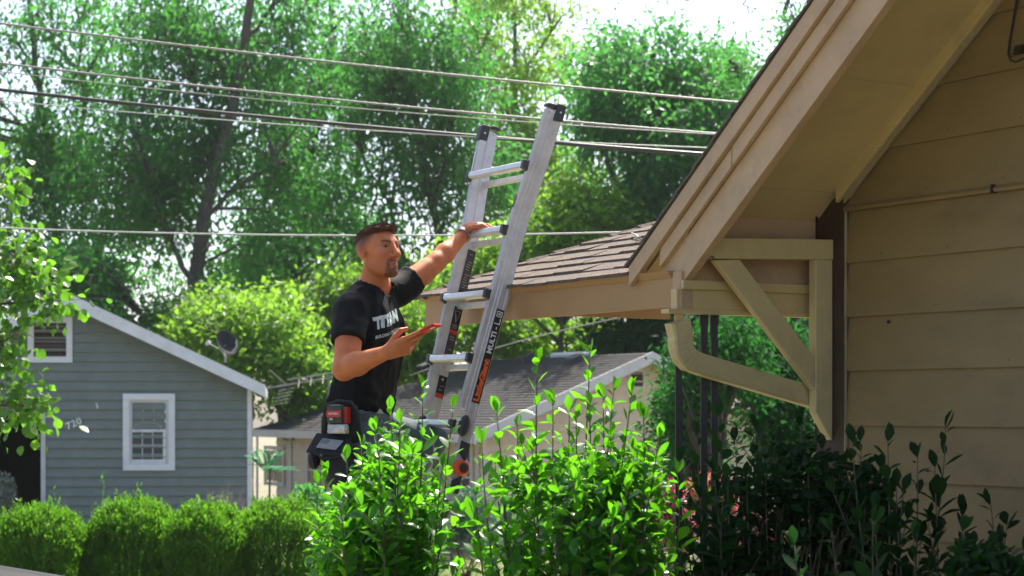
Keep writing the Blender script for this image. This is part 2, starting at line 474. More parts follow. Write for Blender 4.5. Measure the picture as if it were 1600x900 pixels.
for k in range(11):
    a = k / 10
    ang = R(-80) + a * R(-72)          # direction turns from down to back-and-down
    x0, z0 = path[-1]
    st = .0112
    path.append((x0 + math.cos(ang) * st, z0 + math.sin(ang) * st)); rib.append(1.0 if k % 2 else .965)
elbow = rect_tube(path, .030, .048, 'elbow', M['brace'], ds, True, rib)
x0, z0 = path[-1]
rect_tube([(x0 + .01, z0 + .004), (x0 - .05, z0 - .014), (.04, 1.895)], .0285, .044, 'pipe', M['brace'], ds)
# thin wrought iron porch post, three square tubes with a cap
pc = empty('porch_post', (0, 0, 0)); pc.parent = house
for px, nn, uu in ((1060.5, .70, -.16), (1100, .62, -.16), (1116, .57, -.16)):
    P = at(px, 490, 8.0); r_ = Vector(((px - 800) / F, 1, 0)); t_ = (uu + C0.dot(U)) / r_.dot(U); P = r_ * t_
    MB().bx(P.x - .0135, P.x + .0135, P.y - .0135, P.y + .0135, -.05, 2.246).build('tube', M['iron'], pc)
    MB().bx(P.x - .017, P.x + .017, P.y - .017, P.y + .017, 2.2, 2.244).build('collar', M['trim2'] if px < 1070 else M['iron'], pc)
# cable loop stapled on the gable
cb = MB()
pts = [H(1.06, .03, 3.46), H(1.047, .035, 3.40), H(1.035, .04, 3.33), H(1.018, .042, 3.25), H(1.010, .04, 3.205), H(1.022, .04, 3.18), H(1.05, .042, 3.168), H(1.085, .035, 3.178), H(1.12, .03, 3.2)]
cb.tube(pts, .0035, 6)
cb.tube([p + U * .012 + N * .004 for p in pts[:5]] + [pts[5] + U * .006 + Z * .01], .003, 6)
cb.build('cable_loop', M['iron'], house, smooth=True)
MB().box(H(1.06, .03, 3.215), U * .02, N * .012, (Z + U * .4) * .016).build('cable_clip', M['iron'], house)
# nail heads along the laps, a little rusty
M['nail'] = mat('rusty_nail_head', (.12, .075, .04), .7, .3)
for zb in bots[6:17]:
    mb = MB(); u = .16 + random.random() * .2
    while u < 2.4:
        if u > left(zb + .06) + .04: mb.cyl(H(u, .015, zb + .028 + random.uniform(-.004, .004)), H(u, .0225, zb + .028), .0032, 6)
        u += .40 + random.uniform(-.03, .03)
    mb.build('nail_heads', M['nail'], house, kind='stuff')
# nail hole on the siding
MB().cyl(H(.33, .0155, 2.212), H(.33, .024, 2.212), .006, 8).build('knot_hole', M['dark'], house)

# yellow leaf and twig lying on the porch roof
M['yellow'] = mat('yellow_leaf', (.75, .45, .03), .6, .1)
M['twig'] = mat('grey_twig', (.42, .38, .33), .8, .25, 30)
def roof_pt(px, py, lift):
    r_ = Vector(((px - 800) / F, 1, (640 - py) / F)); o_ = Vector((0, 0, CAMZ))
    # plane z = 2.424 + PK*(.775-n) + lift
    nn_ = Z + N * PK; d_ = (2.424 + PK * .775 + lift) + PK * C0.dot(N)
    t_ = (d_ - o_.dot(nn_)) / r_.dot(nn_)
    return o_ + r_ * t_
p = roof_pt(1024, 361, .016)
mb = MB(); q = lambda a, b, c: p + U * a - N * b + Z * (c + PK * b)
mb.add([q(-.035, 0, .004), q(-.01, -.012, .014), q(.012, -.004, .002), q(.03, .02, .014), q(.004, .026, .02), q(-.02, .02, .006), q(.0, .008, .0)], [(0, 1, 6), (1, 2, 6), (2, 3, 6), (3, 4, 6), (4, 5, 6), (5, 0, 6)])
mb.build('fallen_leaf', M['yellow'], base=p); tag(bpy.data.objects['fallen_leaf'], 'yellow fallen leaf lying on the porch shingles', 'leaf')
a, b = roof_pt(987, 364, .03), roof_pt(1001, 374, .02)
mb = MB(); mb.tube([a, (a + b) / 2 + Z * .006, b], [.004, .006, .005], 6); mb.tube([b + Z * .012, b - Z * .0 + U * -.012 + N * .03], [.007, .006], 6)
o = mb.build('fallen_twig', M['twig'], base=a); tag(o, 'short broken grey twig lying on the porch shingles', 'twig')
# ------------------------------------------------------------------ articulated aluminium ladder leaning on the porch eave
M['alu'] = mat('brushed_aluminium', (.60, .60, .58), .42, .10, 14, .12, 120, metal=.35, stain=(.42, .40, .37), stain_amt=.35, stain_scale=5)
M['alu2'] = mat('bright_aluminium', (.70, .70, .68), .34, .08, 16, .1, 140, metal=.5)
M['plastic'] = mat('dark_grey_plastic', (.035, .036, .038), .45, .15, 12, .1, 60)
M['black_label'] = mat('black_label', (.018, .017, .017), .4, .15, 20)
M['dull_label'] = mat('worn_grey_label', (.05, .045, .04), .45, .2, 90)
M['red_label'] = mat('red_label', (.55, .05, .025), .45, .08)
M['orange_print'] = mat('orange_print', (.80, .13, .03), .45, .05)
M['white_print'] = mat('white_print', (.75, .75, .73), .5, .05)
M['grey_print'] = mat('grey_print', (.35, .33, .30), .5, .2, 60)
M['orange'] = mat('orange_plastic', (.75, .10, .02), .35, .06)
LUC = -1.634
lad_n = lambda z: .70 + .287 * (3.0 - z)
E1 = U.copy()
E2 = (Z - N * .287).normalized()
E3 = E1.cross(E2).normalized()
if E3.dot(N) < 0: E3 = -E3
lad = empty('ladder', H(LUC, lad_n(0), 0), 'silver articulated ladder leaning on the porch eave with orange hinge knob', 'ladder')
def LP(u, z, e):
    """u across from the ladder's centre line, z height on the front plane, e out of the ladder"""
    return H(LUC + u, lad_n(z), z) + E3 * e
def halfw(z):
    pts = [(-.1, .30), (.35, .26), (.75, .20), (1.5, .178), (1.9, .178), (2.4, .205), (2.75, .215), (3.0, .262), (3.3, .30)]
    return float(np.interp(z, [p[0] for p in pts], [p[1] for p in pts]))
def rail(side, z0, z1, e0, e1, th, shift, name):
    mb = MB(); zs = sorted(set([z0, z1] + [z for z in (.35, .75, 1.5, 1.9, 2.4, 2.75, 3.0) if z0 < z < z1]))
    rings = []
    lip = .006
    for z in zs:
        u = side * (halfw(z) + shift)
        uo, ui = u + side * th / 2, u - side * th / 2
        # channel section with small lips on the front edge
        prof = [(ui, e0), (ui, e1), (ui + side * .004, e1 + .003), (u, e1 - .002), (uo - side * .004, e1 + .003), (uo, e1), (uo, e1 - .012), (uo - side * .003, e1 - .015), (uo - side * .003, e0 + .015), (uo, e0 + .012), (uo, e0)]
        rings.append([LP(a, z, b) for a, b in prof])
    k = len(rings[0]); vs = [p for r in rings for p in r]
    fs = [(i * k + j, i * k + (j + 1) % k, (i + 1) * k + (j + 1) % k, (i + 1) * k + j) for i in range(len(rings) - 1) for j in range(k)]
    fs += [tuple(range(k - 1, -1, -1)), tuple((len(rings) - 1) * k + j for j in range(k))]
    if side < 0: fs = [tuple(reversed(f)) for f in fs]
    mb.add(vs, fs)
    return mb.build(name, M['alu'], lad)
HZ_ = 1.60                                   # hinge height
for side in (-1, 1):
    top = 3.235 if side < 0 else 3.265
    rail(side, 1.86, top, -.040, .0, .026, 0, 'outer_rail')
    rail(side, HZ_ + .06, top + .005, -.092, -.043, .027, .004 if side > 0 else -.004, 'inner_rail')
    rail(side, .02, 1.36, -.040, .0, .026, 0, 'outer_rail')
    rail(side, .10, HZ_ - .06, -.092, -.043, .027, .004 if side > 0 else -.004, 'inner_rail')
    # end caps
    for z, e0, e1, sh in ((top - .012, -.044, .006, 0), (top + .0, -.096, -.044, .004 * side)):
        u = side * halfw(z) + sh * side
        mb = MB(); k = []
        thin = (side < 0 and sh != 0) or (side > 0 and sh == 0)
        for (e, dz) in ((e0, .022 if thin else -.035), (e1, .020 if thin else -.045), (e1, .030), (e1 - .006, .038), (e0 + .006, .042), (e0, .034)):
            k.append(LP(u - .018, z + dz, e))
        mb.prism(k, E1 * .036); mb.build('end_cap', M['plastic'], lad, bevel=.004)
        MB().cyl(LP(u + .018, z, (e0 + e1) / 2), LP(u + .0215, z, (e0 + e1) / 2), .005, 10).build('rivet', M['alu2'], lad, smooth=True)
    for z, e0, e1 in ((.0, -.044, .006),):
        u = side * halfw(z)
        MB().box(LP(u, z + .0, -.03), E1 * .022, E3 * .045, Z * .04).build('foot', M['plastic'], lad, bevel=.006)
# rungs: a front one on the outer rails, a rear one on the inner rails
rz = [2.992, 2.690, 2.386, 2.087, 1.780, 1.28, .97, .66, .35]
for i, z in enumerate(rz):
    w = halfw(z)
    mb = MB(); pr = [(-.014, -.006), (-.014, .018), (-.008, .026), (.012, .028), (.017, .022), (.017, -.006)]
    mb.prism([LP(-w - .004, z, 0) + E2 * a + E3 * (b + .002) for a, b in pr], E1 * (2 * w + .008))
    for j in range(5):
        mb.box(LP(0, z, 0) + E2 * .0175 + E3 * (.0 + j * .005), E1 * (w - .02), E3 * .0011, E2 * .0009)
    mb.build('rung', M['alu2'], lad)
    for s in (-1, 1):
        mb = MB(); mb.prism([LP(s * (w - .002) - .013, z, 0) + E2 * a + E3 * b for a, b in ((-.026, .001), (-.019, .031), (.02, .033), (.026, .001))], E1 * .026)
        mb.build('rung_bracket', M['plastic'], lad, bevel=.003)
    w2 = w - .018
    mb = MB(); mb.prism([LP(-w2, z - .018, -.07) + E2 * a + E3 * b for a, b in ((-.012, -.012), (-.012, .012), (.012, .014), (.014, .0), (.012, -.012))], E1 * (2 * w2))
    mb.build('rear_rung', M['alu'], lad)
# hinge: black plates, round knob
for s in (-1, 1):
    u = s * (halfw(HZ_) + .004)
    fu = u + s * .0145
    for dz, sg in ((.085, 1), (-.085, -1)):
        mb = MB(); k = [LP(fu, HZ_ + dz - sg * .055, -.090), LP(fu, HZ_ + dz - sg * .02, -.042), LP(fu, HZ_ + dz + sg * .035, -.040), LP(fu, HZ_ + dz + sg * .03, -.094)]
        mb.prism(k, E1 * s * .006); mb.build('hinge_plate', M['plastic'], lad, bevel=.002)
    mb = MB(); mb.cyl(LP(u - .012, HZ_, -.067), LP(u + .012, HZ_, -.067), .060, 28); mb.build('hinge_disc', M['alu'], lad, bevel=.003)
    o0, o1 = (u + s * .012, u + s * .055)
    mb = MB(); mb.tube([LP(o0, HZ_, -.067), LP(o1 - s * .012, HZ_, -.067), LP(o1, HZ_, -.067), LP(o1, HZ_, -.067)], [.036, .036, .030, .0], 24); mb.build('hinge_knob', M['orange'], lad)
    mb = MB(); mb.tube([LP(o1 - s * .002, HZ_, -.067), LP(o1 + s * .003, HZ_, -.067)], [.024, .022], 8); mb.build('knob_centre', M['plastic'], lad)
    for z in (1.785, 1.40):                       # rocker locks on the rail sides
        uu = s * (halfw(z) + .013)
        mb = MB(); mb.ball((0, 0, 0), 1, 0, 16, 10)
        mb.v = [tuple(LP(uu + s * .012, z, -.035) + E1 * (max(-.3, min(.8, v[0])) * .024) + E3 * (v[1] * .030) + E2 * (v[2] * .052)) for v in mb.v]
        mb.build('rocker_lock', M['plastic'], lad, smooth=True)
        MB().box(LP(uu + s * .032, z, -.035), E1 * .004, E3 * .006, E2 * .026).build('rocker_grip', M['plastic'], lad, bevel=.002)
# labels on the rails' right faces
def flat_label(u, z0, z1, e0, e1, m, name, th=.0008):
    mb = MB(); mb.prism([LP(u(z0), z0, e0), LP(u(z0), z0, e1), LP(u(z1), z1, e1), LP(u(z1), z1, e0)], E1 * th); return mb.build(name, m, lad)
ur = lambda z: halfw(z) + .004 + .0135 + .0012
ul = lambda z: -halfw(z) + .0183
def print_text(txt, u, zc, ec, size, m, bold, name, spacing=1.0, length=None, hscale=1.0):
    vs, fs = text_mesh(txt, size, bold, 0, spacing)
    xs_ = [v.x for v in vs]; L0 = max(xs_) - min(xs_); k = (length / L0) if length else 1
    mb = MB(); mb.add([LP(u(zc + v.x * k) + .0012, zc + v.x * k / 1.04, ec + v.y * hscale) for v in vs], fs)
    return mb.build(name, m, lad)
flat_label(ur, 1.90, 2.335, -.089, -.046, M['black_label'], 'label')
print_text('LittleGiant', ur, 2.005, -.068, .040, M['orange_print'], .0022, 'label_print', .92, .205)
print_text('MULTI -', ur, 2.192, -.067, .036, M['white_print'], .0012, 'label_print', 1.0, .128)
mb = MB()                                        # the L and the boxed mark after the dash
for (z0, z1, e0, e1) in ((2.266, 2.271, -.082, -.052), (2.271, 2.296, -.082, -.077), (2.300, 2.304, -.082, -.052), (2.322, 2.326, -.082, -.052), (2.304, 2.322, -.082, -.078), (2.304, 2.322, -.056, -.052), (2.309, 2.317, -.073, -.061)):
    mb.prism([LP(ur(z0) + .001, z0, e0), LP(ur(z0) + .001, z0, e1), LP(ur(z1) + .001, z1, e1), LP(ur(z1) + .001, z1, e0)], E1 * .0004)
mb.build('boxed_mark', M['white_print'], lad, kind='stuff')
for z0, z1, m in ((2.42, 2.645, 'dull_label'), (2.405, 2.42, 'red_label'), (2.253, 2.365, 'black_label'), (2.235, 2.253, 'red_label'), (2.135, 2.235, 'dull_label'), (2.118, 2.135, 'red_label'), (1.945, 2.03, 'black_label'), (1.925, 1.945, 'red_label')):
    flat_label(ul, z0, z1, -.0905, -.0445, M[m], 'label')
mb = MB()                                        # fine print bars and the triangle figure
for z0, z1 in ((2.43, 2.63), (2.14, 2.225), (1.955, 1.99)):
    n = int((z1 - z0) / .012)
    for k in range(n):
        z = z0 + (k + .5) * (z1 - z0) / n; a = random.uniform(.008, .016)
        if random.random() < .75: mb.box(LP(ul(z) + .0012, z, -.0675 + random.uniform(-.004, .004)), E1 * .0003, E3 * a, E2 * .0016)
for a, b in (((2.345, -.052), (2.29, -.067)), ((2.345, -.083), (2.29, -.067)), ((2.345, -.052), (2.345, -.083)), ((2.33, -.06), (2.30, -.067))):
    p, q = LP(ul(a[0]) + .0014, *a), LP(ul(b[0]) + .0014, *b); mb.tube([p, q], .0014, 4)
for z in (2.262, 2.27, 2.278): mb.box(LP(ul(z) + .0012, z, -.067), E1 * .0003, E3 * .014, E2 * .0014)
mb.cyl(LP(ul(2.013) + .001, 2.013, -.067), LP(ul(2.013) + .0016, 2.013, -.067), .007, 10)
mb.build('fine_print', M['grey_print'], lad, kind='stuff')
flat_label(lambda z: halfw(z) - .0145, 2.80, 2.83, -.03, -.012, M['red_label'], 'label'); flat_label(lambda z: halfw(z) - .0145, 2.77, 2.80, -.03, -.012, M['black_label'], 'label')
for z0, z1, m in ((2.83, 2.86, 'red_label'), (2.80, 2.83, 'black_label')):
    mb = MB(); mb.box(LP(halfw(z0) - .004, (z0 + z1) / 2, .0035), E1 * .004, E3 * .0006, E2 * (z1 - z0) / 2); mb.build('label', M[m], lad)
# slot pressed in the front of the left rail
mb = MB(); zc_ = 3.03
mb.prism([LP(-halfw(zc_) - .006, zc_ - .07, .0025), LP(-halfw(zc_) + .006, zc_ - .07, .0025), LP(-halfw(zc_ + .09) + .006, zc_ + .09, .0025), LP(-halfw(zc_ + .09) - .006, zc_ + .09, .0025)], E3 * .0012); mb.build('rail_slot', M['alu2'], lad)
# ------------------------------------------------------------------ grey house across the way
M['grey_siding'] = mat('blue_grey_siding', (.185, .215, .188), .6, .07, 3, .05, 30, stain=(.13, .15, .148), stain_amt=.5, stain_scale=1.2)
M['white_trim'] = mat('white_house_trim', (.74, .76, .77), .5, .05, 5, stain=(.5, .5, .48), stain_amt=.4, stain_scale=3)
M['white_trim2'] = mat('dull_white_trim', (.58, .58, .56), .55, .06, 5, stain=(.4, .39, .36), stain_amt=.5, stain_scale=4)
M['grey_roof'] = mat('grey_roof_shingle', (.13, .125, .12), .9, .25, 9, .5, 40)
M['vent_slat'] = mat('brown_louvre', (.09, .055, .042), .7, .2, 8)
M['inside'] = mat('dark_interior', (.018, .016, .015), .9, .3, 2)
M['number'] = mat('pale_house_number', (.75, .77, .77), .5, .1)
def glass(name, tint=(.05, .06, .065), rough=.06):
    m = bpy.data.materials.new(name); m.use_nodes = True
    b = m.node_tree.nodes['Principled BSDF']; b.inputs['Base Color'].default_value = (*tint, 1); b.inputs['Roughness'].default_value = rough; b.inputs['Specular IOR Level'].default_value = .7
    return m
M['pane'] = glass('window_glass', (.075, .085, .088)); M['pane_dark'] = glass('dark_window_glass', (.02, .025, .026))
M['pane_reflection'] = mat('pale_pane_reflection', (.42, .42, .40), .8, .1)  # pale colour of the reflection modelled on the panes
GY = 34.0; PX = F / GY
def gx(px): return (px - 800) / PX
def gzz(py): return CAMZ + (640 - py) / PX
gb = gz(0, GY)
gh = empty('grey_house', (gx(230), GY, gb), 'blue grey clapboard house with white trimmed window and gable vent', 'house')
xr, xl = gx(386), gx(73)
ridge_x, ridge_z, sl_ = gx(110), gzz(462), .472
eave = lambda x: ridge_z - .10 - sl_ * abs(x - ridge_x)
XL2 = ridge_x * 2 - xr
bot = 2.19 - .1694 * 18; k = 0
while True:
    z0 = bot + .1694 * k; z1 = z0 + .176; k += 1
    if z0 > ridge_z - .28: break
    # right end limited by the rake, left end by the carport opening or the rake
    lim = lambda z: min(xr, ridge_x + (ridge_z - .16 - z) / sl_)
    liml = lambda z: max(XL2, ridge_x - (ridge_z - .16 - z) / sl_)
    spans = [(max(xl, liml(z0)) if z0 < 1.78 else liml(z0), max(xl, liml(z1)) if z0 < 1.78 else liml(z1), lim(z0), lim(z1))]
    for a0, a1, b0, b1 in spans:
        if b1 - a1 < .05: continue
        mb = MB(); y0, yb, yt = GY, GY - .045, GY - .006
        p = [(a0, yb, z0), (b0, yb, z0), (b1, yt, z1), (a1, yt, z1)]
        mb.add(p + [(a0, y0, z0), (b0, y0, z0), (b1, y0, z1), (a1, y0, z1)], [(0, 1, 2, 3), (7, 6, 5, 4), (4, 5, 1, 0), (3, 2, 6, 7), (0, 3, 7, 4), (1, 5, 6, 2)])
        mb.build('siding_board', M['grey_siding'], gh)
mb = MB(); mb.prism([(xl, GY + .02, gb), (xr - .01, GY + .02, gb), (xr - .01, GY + .02, eave(xr)), (ridge_x, GY + .02, ridge_z - .13), (XL2, GY + .02, eave(XL2)), (XL2, GY + .02, 1.80), (xl, GY + .02, 1.80)], (0, .1, 0)); mb.build('wall', M['grey_siding'], gh)
MB().bx(xr - .12, xr - .01, GY + .13, GY + 8, gb, eave(xr)).build('wall', M['grey_siding'], gh)
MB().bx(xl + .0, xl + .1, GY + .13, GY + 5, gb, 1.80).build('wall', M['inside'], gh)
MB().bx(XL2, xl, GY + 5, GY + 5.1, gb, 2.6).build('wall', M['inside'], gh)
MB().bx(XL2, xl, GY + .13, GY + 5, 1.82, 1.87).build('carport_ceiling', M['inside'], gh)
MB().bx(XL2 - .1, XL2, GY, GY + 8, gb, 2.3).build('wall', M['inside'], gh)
MB().bx(gx(385), gx(392), GY - .06, GY + .05, gb, eave(xr) - .02).build('corner_trim', M['white_trim'], gh, bevel=.005)
MB().bx(gx(68), gx(75), GY - .06, GY + .1, gb, 1.80).build('carport_trim', M['white_trim2'], gh, bevel=.005)
MB().bx(XL2, gx(67.9), GY - .04, GY + .1, 1.74, 1.81).build('carport_trim', M['white_trim2'], gh)
MB().bx(gx(15), gx(38), GY + 4.4, GY + 4.5, 1.05, 1.09).build('shelf', M['white_trim2'], gh)
# roof with overhang; white rake boards; brown soffit
OV = .42
for sgn in (1, -1):
    ex = gx(411) if sgn > 0 else 2 * ridge_x - gx(411)
    ez = ridge_z - sl_ * abs(ex - ridge_x)
    mb = MB(); mb.prism([(ridge_x, GY - OV, ridge_z - .03), (ex, GY - OV, ez - .03), (ex, GY - OV, ez + .02), (ridge_x, GY - OV, ridge_z + .02)], (0, 8.6, 0)); mb.build('roof', M['grey_roof'], gh)
    mb = MB(); mb.prism([(ridge_x, GY - OV - .03, ridge_z - .20), (ex + .03 * sgn, GY - OV - .03, ez - .19), (ex + .03 * sgn, GY - OV - .03, ez + .025), (ridge_x, GY - OV - .03, ridge_z + .028)], (0, .028, 0)); mb.build('rake_board', M['white_trim'], gh)
    mb = MB(); mb.prism([(ridge_x, GY - OV + .01, ridge_z - .075), (ex, GY - OV + .01, ez - .075), (ex, GY - OV + .01, ez - .05), (ridge_x, GY - OV + .01, ridge_z - .05)], (0, .40, 0)); mb.build('soffit', M['vent_slat'], gh)
    MB().bx(min(ex, ex + .03 * sgn), max(ex, ex + .03 * sgn), GY - OV, GY + 8, ez - .17, ez - .0).build('fascia', M['white_trim2'], gh)
# window
wn = empty('window', (0, 0, 0)); wn.parent = gh; wn.location = (gx(233) - gh.location.x, 0, gzz(675) - gh.location.z)
def frame(x0, x1, z0, z1, w, y0, y1, name, m, par, bevel=.004):
    mb = MB()
    mb.bx(x0, x1, y0, y1, z0, z0 + w); mb.bx(x0, x1, y0, y1, z1 - w, z1)
    mb.bx(x0, x0 + w, y0, y1, z0 + w, z1 - w); mb.bx(x1 - w, x1, y0, y1, z0 + w, z1 - w)
    return mb.build(name, m, par, bevel=bevel)
frame(gx(193), gx(273), gzz(735), gzz(615), .112, GY - .075, GY - .02, 'frame', M['white_trim'], wn)
frame(gx(202.7), gx(263.3), gzz(725.3), gzz(624.7), .05, GY - .045, GY + .0, 'jamb', M['white_trim2'], wn)
frame(gx(204), gx(260), gzz(674), gzz(626), .035, GY - .022, GY + .0, 'upper_sash', M['white_trim'], wn)
frame(gx(203), gx(258.5), gzz(722), gzz(671), .045, GY - .042, GY - .02, 'lower_sash', M['white_trim'], wn)
MB().bx(gx(205), gx(258), GY - .05, GY - .03, gzz(724.5), gzz(722.5)).build('sill', M['white_trim'], wn)
for (x0, x1, y0, y1, yy) in ((207.3, 256.8, 629.5, 671, GY - .008), (206.7, 254.7, 675.2, 717.5, GY - .03)):
    cw, ch = (x1 - x0) / 3, (y1 - y0) / 2
    for i in range(3):
        for j in range(2):
            MB().bx(gx(x0 + i * cw + .55), gx(x0 + (i + 1) * cw - .55), yy, yy + .006, gzz(y0 + (j + 1) * ch - .55), gzz(y0 + j * ch + .55)).build('pane', M['pane'], wn)
    for i in (1, 2): MB().bx(gx(x0 + i * cw - .7), gx(x0 + i * cw + .7), yy - .006, yy + .001, gzz(y1), gzz(y0)).build('muntin', M['white_trim2'], wn)
    MB().bx(gx(x0), gx(x1), yy - .007, yy + .001, gzz((y0 + y1) / 2 + .7), gzz((y0 + y1) / 2 - .7)).build('muntin', M['white_trim2'], wn)
# reflection arc on the glass, modelled as a thin pale ring at the sash line
mb = MB(); mb.tube([Vector((gx(231) + .27 * math.cos(a) * .9, GY - .0385, gzz(668) + .085 * math.sin(a))) for a in np.linspace(0, 2 * math.pi, 22)], .008, 4); mb.build('reflection_ring', M['pane_reflection'], wn, smooth=True)
# gable vent
vt = empty('gable_vent', (0, 0, 0)); vt.parent = gh; vt.location = (gx(82) - gh.location.x, 0, gzz(533) - gh.location.z)
frame(gx(48), gx(116), gzz(567), gzz(496), .105, GY - .075, GY - .02, 'frame', M['white_trim'], vt)
MB().bx(gx(57), gx(107), GY - .0195, GY - .012, gzz(558), gzz(505)).build('backing', M['inside'], vt)
for k in range(9):
    zc_ = gzz(557) + (k + .4) * .066
    MB().box((gx(82), GY - .036, zc_), (.285, 0, 0), (0, .013, .018), (0, -.003, .004)).build('slat', M['vent_slat'], vt)
# house number and the faint marks
vs, fs = text_mesh('720', .17, .004, .004, 1.15)
mb = MB(); ca, sa = math.cos(R(24)), math.sin(R(24))
mb.add([(gx(118) + v.x * ca - v.y * sa, GY - .05 - v.z, gzz(662) + v.x * sa + v.y * ca) for v in vs], fs); mb.build('house_number', M['number'], gh)
vs, fs = text_mesh('C', .13, .004, .004)
mb = MB(); mb.add([(gx(85.5) + v.x, GY - .05 - v.z, gzz(679) + v.y) for v in vs], fs); mb.build('faint_letter', mat('faint_letter', (.27, .30, .30), .6), gh)
MB().box((gx(153.5), GY - .05, gzz(634)), (.011, 0, .004), (0, .006, 0), (-.012, 0, .045)).build('paint_mark', M['number'], gh)

gh.rotation_euler.z = R(7.0)   # turned so that only its front shows

# satellite dish on the far roof slope
M['dish'] = mat('dark_grey_dish', (.03, .032, .035), .85, .1, 8, spec=.15); M['dish_metal'] = mat('pale_dish_arm', (.5, .5, .5), .45, .1)
dx, dy = gx(352) * 36 / 34, 36.0
dz = ridge_z - sl_ * abs(dx - ridge_x) + .02
sd = empty('satellite_dish', (dx, dy, dz), 'dark grey satellite dish on a short mast above the grey roof', 'satellite dish')
dc = at(352, 538, dy); ax = Vector((.62, -.62, .48)).normalized(); a1 = ax.cross(Z).normalized(); a2 = a1.cross(ax)
mb = MB(); k = 24; rings = [[dc + ax * (.10 * (r * r) - .03)+ (a1 * math.cos(2 * math.pi * j / k) * .235 + a2 * math.sin(2 * math.pi * j / k) * .265) * r for j in range(k)] for r in (.02, .35, .7, .95, 1.0)]
vs = [p for r in rings for p in r]; n_ = len(vs); vs += [p - ax * .012 for p in vs]
fs = [(i * k + j, i * k + (j + 1) % k, (i + 1) * k + (j + 1) % k, (i + 1) * k + j) for i in range(4) for j in range(k)]
fs += [tuple(reversed([n_ + a for a in f])) for f in fs] + [(4 * k + j, 4 * k + (j + 1) % k, n_ + 4 * k + (j + 1) % k, n_ + 4 * k + j) for j in range(k)] + [tuple(range(k - 1, -1, -1))]
mb.add(vs, fs); mb.build('reflector', M['dish'], sd, smooth=True)
mb = MB(); mb.tube([dc - ax * .03, dc - ax * .12 - Z * .05, (dx, dy, dz + .12), (dx, dy, dz)], .022, 8); mb.build('mast', M['dish_metal'], sd, smooth=True)
mb = MB(); mb.tube([dc - a2 * .24, dc + ax * .28 - a2 * .22, dc + ax * .34 - a2 * .1], .014, 6); mb.build('feed_arm', M['dish_metal'], sd)
lnb = at(325, 536, dy - .1)
mb = MB(); mb.cyl(lnb - ax * .05, lnb + ax * .05, .035, 10); mb.tube([lnb, dc - a2 * .2], .01, 5); mb.build('receiver', M['dish_metal'], sd)

# ------------------------------------------------------------------ beige house behind, hip roof and a gable at its right end
M['beige'] = mat('beige_siding', (.66, .54, .37), .6, .06, 3, stain=(.54, .44, .3), stain_amt=.4)
M['beige_trim'] = mat('cream_house_trim', (.62, .58, .52), .55, .06, 4)
M['beige_roof'] = mat('shaded_grey_shingle', (.034, .032, .032), .95, .3, 5, .6, 30, stain=(.020, .020, .021), stain_amt=.8, stain_scale=1.2)  # base darkened to stand in for tree shade on this roof
BG = -1.0; D0 = 40.0; P0 = Vector(((1018 - 800) / F * D0, D0, 0)); BR = -U; BH = 4.3
rz0 = CAMZ + (640 - 552) / F * D0; ez0 = 1.36
def B(t, w, z): return P0 + BR * t + N * w + Z * z      # t away along the ridge, w towards the camera's left
bh = empty('beige_house', B(5, 2, BG), 'beige clapboard house with grey hip roof beyond the ladder', 'house')
LEN = 10.6; th = .05
rf = MB()
rf.add([B(0, 0, rz0), B(0, BH, ez0), B(LEN, BH, ez0), B(LEN - BH, 0, rz0), B(0, -BH, ez0), B(LEN, -BH, ez0)], [(0, 3, 2, 1), (3, 5, 2), (0, 4, 5, 3)])
rf.add([B(0, 0, rz0 - .06), B(0, BH, ez0 - .06), B(LEN, BH, ez0 - .06), B(LEN - BH, 0, rz0 - .06), B(0, -BH, ez0 - .06), B(LEN, -BH, ez0 - .06)], [(1, 2, 3, 0), (2, 5, 3), (3, 5, 4, 0)])
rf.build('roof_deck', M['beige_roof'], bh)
# shingle courses on the slope we see: one raised strip per course
nr = 30; bs = (rz0 - ez0) / BH
for k in range(nr):
    w1 = BH - k * BH / nr + .02; w0 = w1 - BH / nr - .02
    h = lambda w: ez0 + (BH - w) * bs
    e1_ = LEN - max(0, BH - w1) - .02; e0_ = LEN - (BH - w0) - .02
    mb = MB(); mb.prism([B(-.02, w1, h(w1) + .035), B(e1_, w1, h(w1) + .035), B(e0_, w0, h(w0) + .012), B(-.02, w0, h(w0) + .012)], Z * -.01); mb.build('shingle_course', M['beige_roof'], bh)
for s in (1, -1):
    mb = MB(); mb.prism([B(-.05, 0, rz0 - .21), B(-.05, s * (BH + .02), ez0 - .20), B(-.05, s * (BH + .02), ez0 + .03), B(-.05, 0, rz0 + .03)], BR * .028); mb.build('rake_board', M['white_trim2'], bh)
MB().prism([B(0, BH, ez0 - .17), B(LEN, BH, ez0 - .17), B(LEN, BH, ez0 + .01), B(0, BH, ez0 + .01)], N * .03).build('fascia', M['beige_trim'], bh)
MB().prism([B(LEN, -BH, ez0 - .17), B(LEN, BH, ez0 - .17), B(LEN, BH, ez0 + .01), B(LEN, -BH, ez0 + .01)], BR * .03).build('fascia', M['beige_trim'], bh)
MB().prism([B(0, BH, ez0 - .12), B(LEN, BH, ez0 - .12), B(LEN, BH - .55, ez0 - .12), B(0, BH - .55, ez0 - .12)], Z * .01).build('soffit', M['beige_trim'], bh)
WW = BH - .45; GT = .4; GE = LEN - .45
core = MB()
core.prism([B(GT, WW, BG), B(GT, -WW, BG), B(GT, -WW, ez0), B(GT, 0, rz0 - .09), B(GT, WW, ez0)], BR * .1)
core.prism([B(GT + .1, WW, BG), B(GE, WW, BG), B(GE, WW, ez0 - .06), B(GT + .1, WW, ez0 - .06)], N * -.1)
core.prism([B(GE, WW - .1, BG), B(GE, -WW, BG), B(GE, -WW, ez0 - .06), B(GE, WW - .1, ez0 - .06)], BR * -.1)
core.prism([B(GT + .1, -WW, BG), B(GE, -WW, BG), B(GE, -WW, ez0 - .06), B(GT + .1, -WW, ez0 - .06)], N * .1)
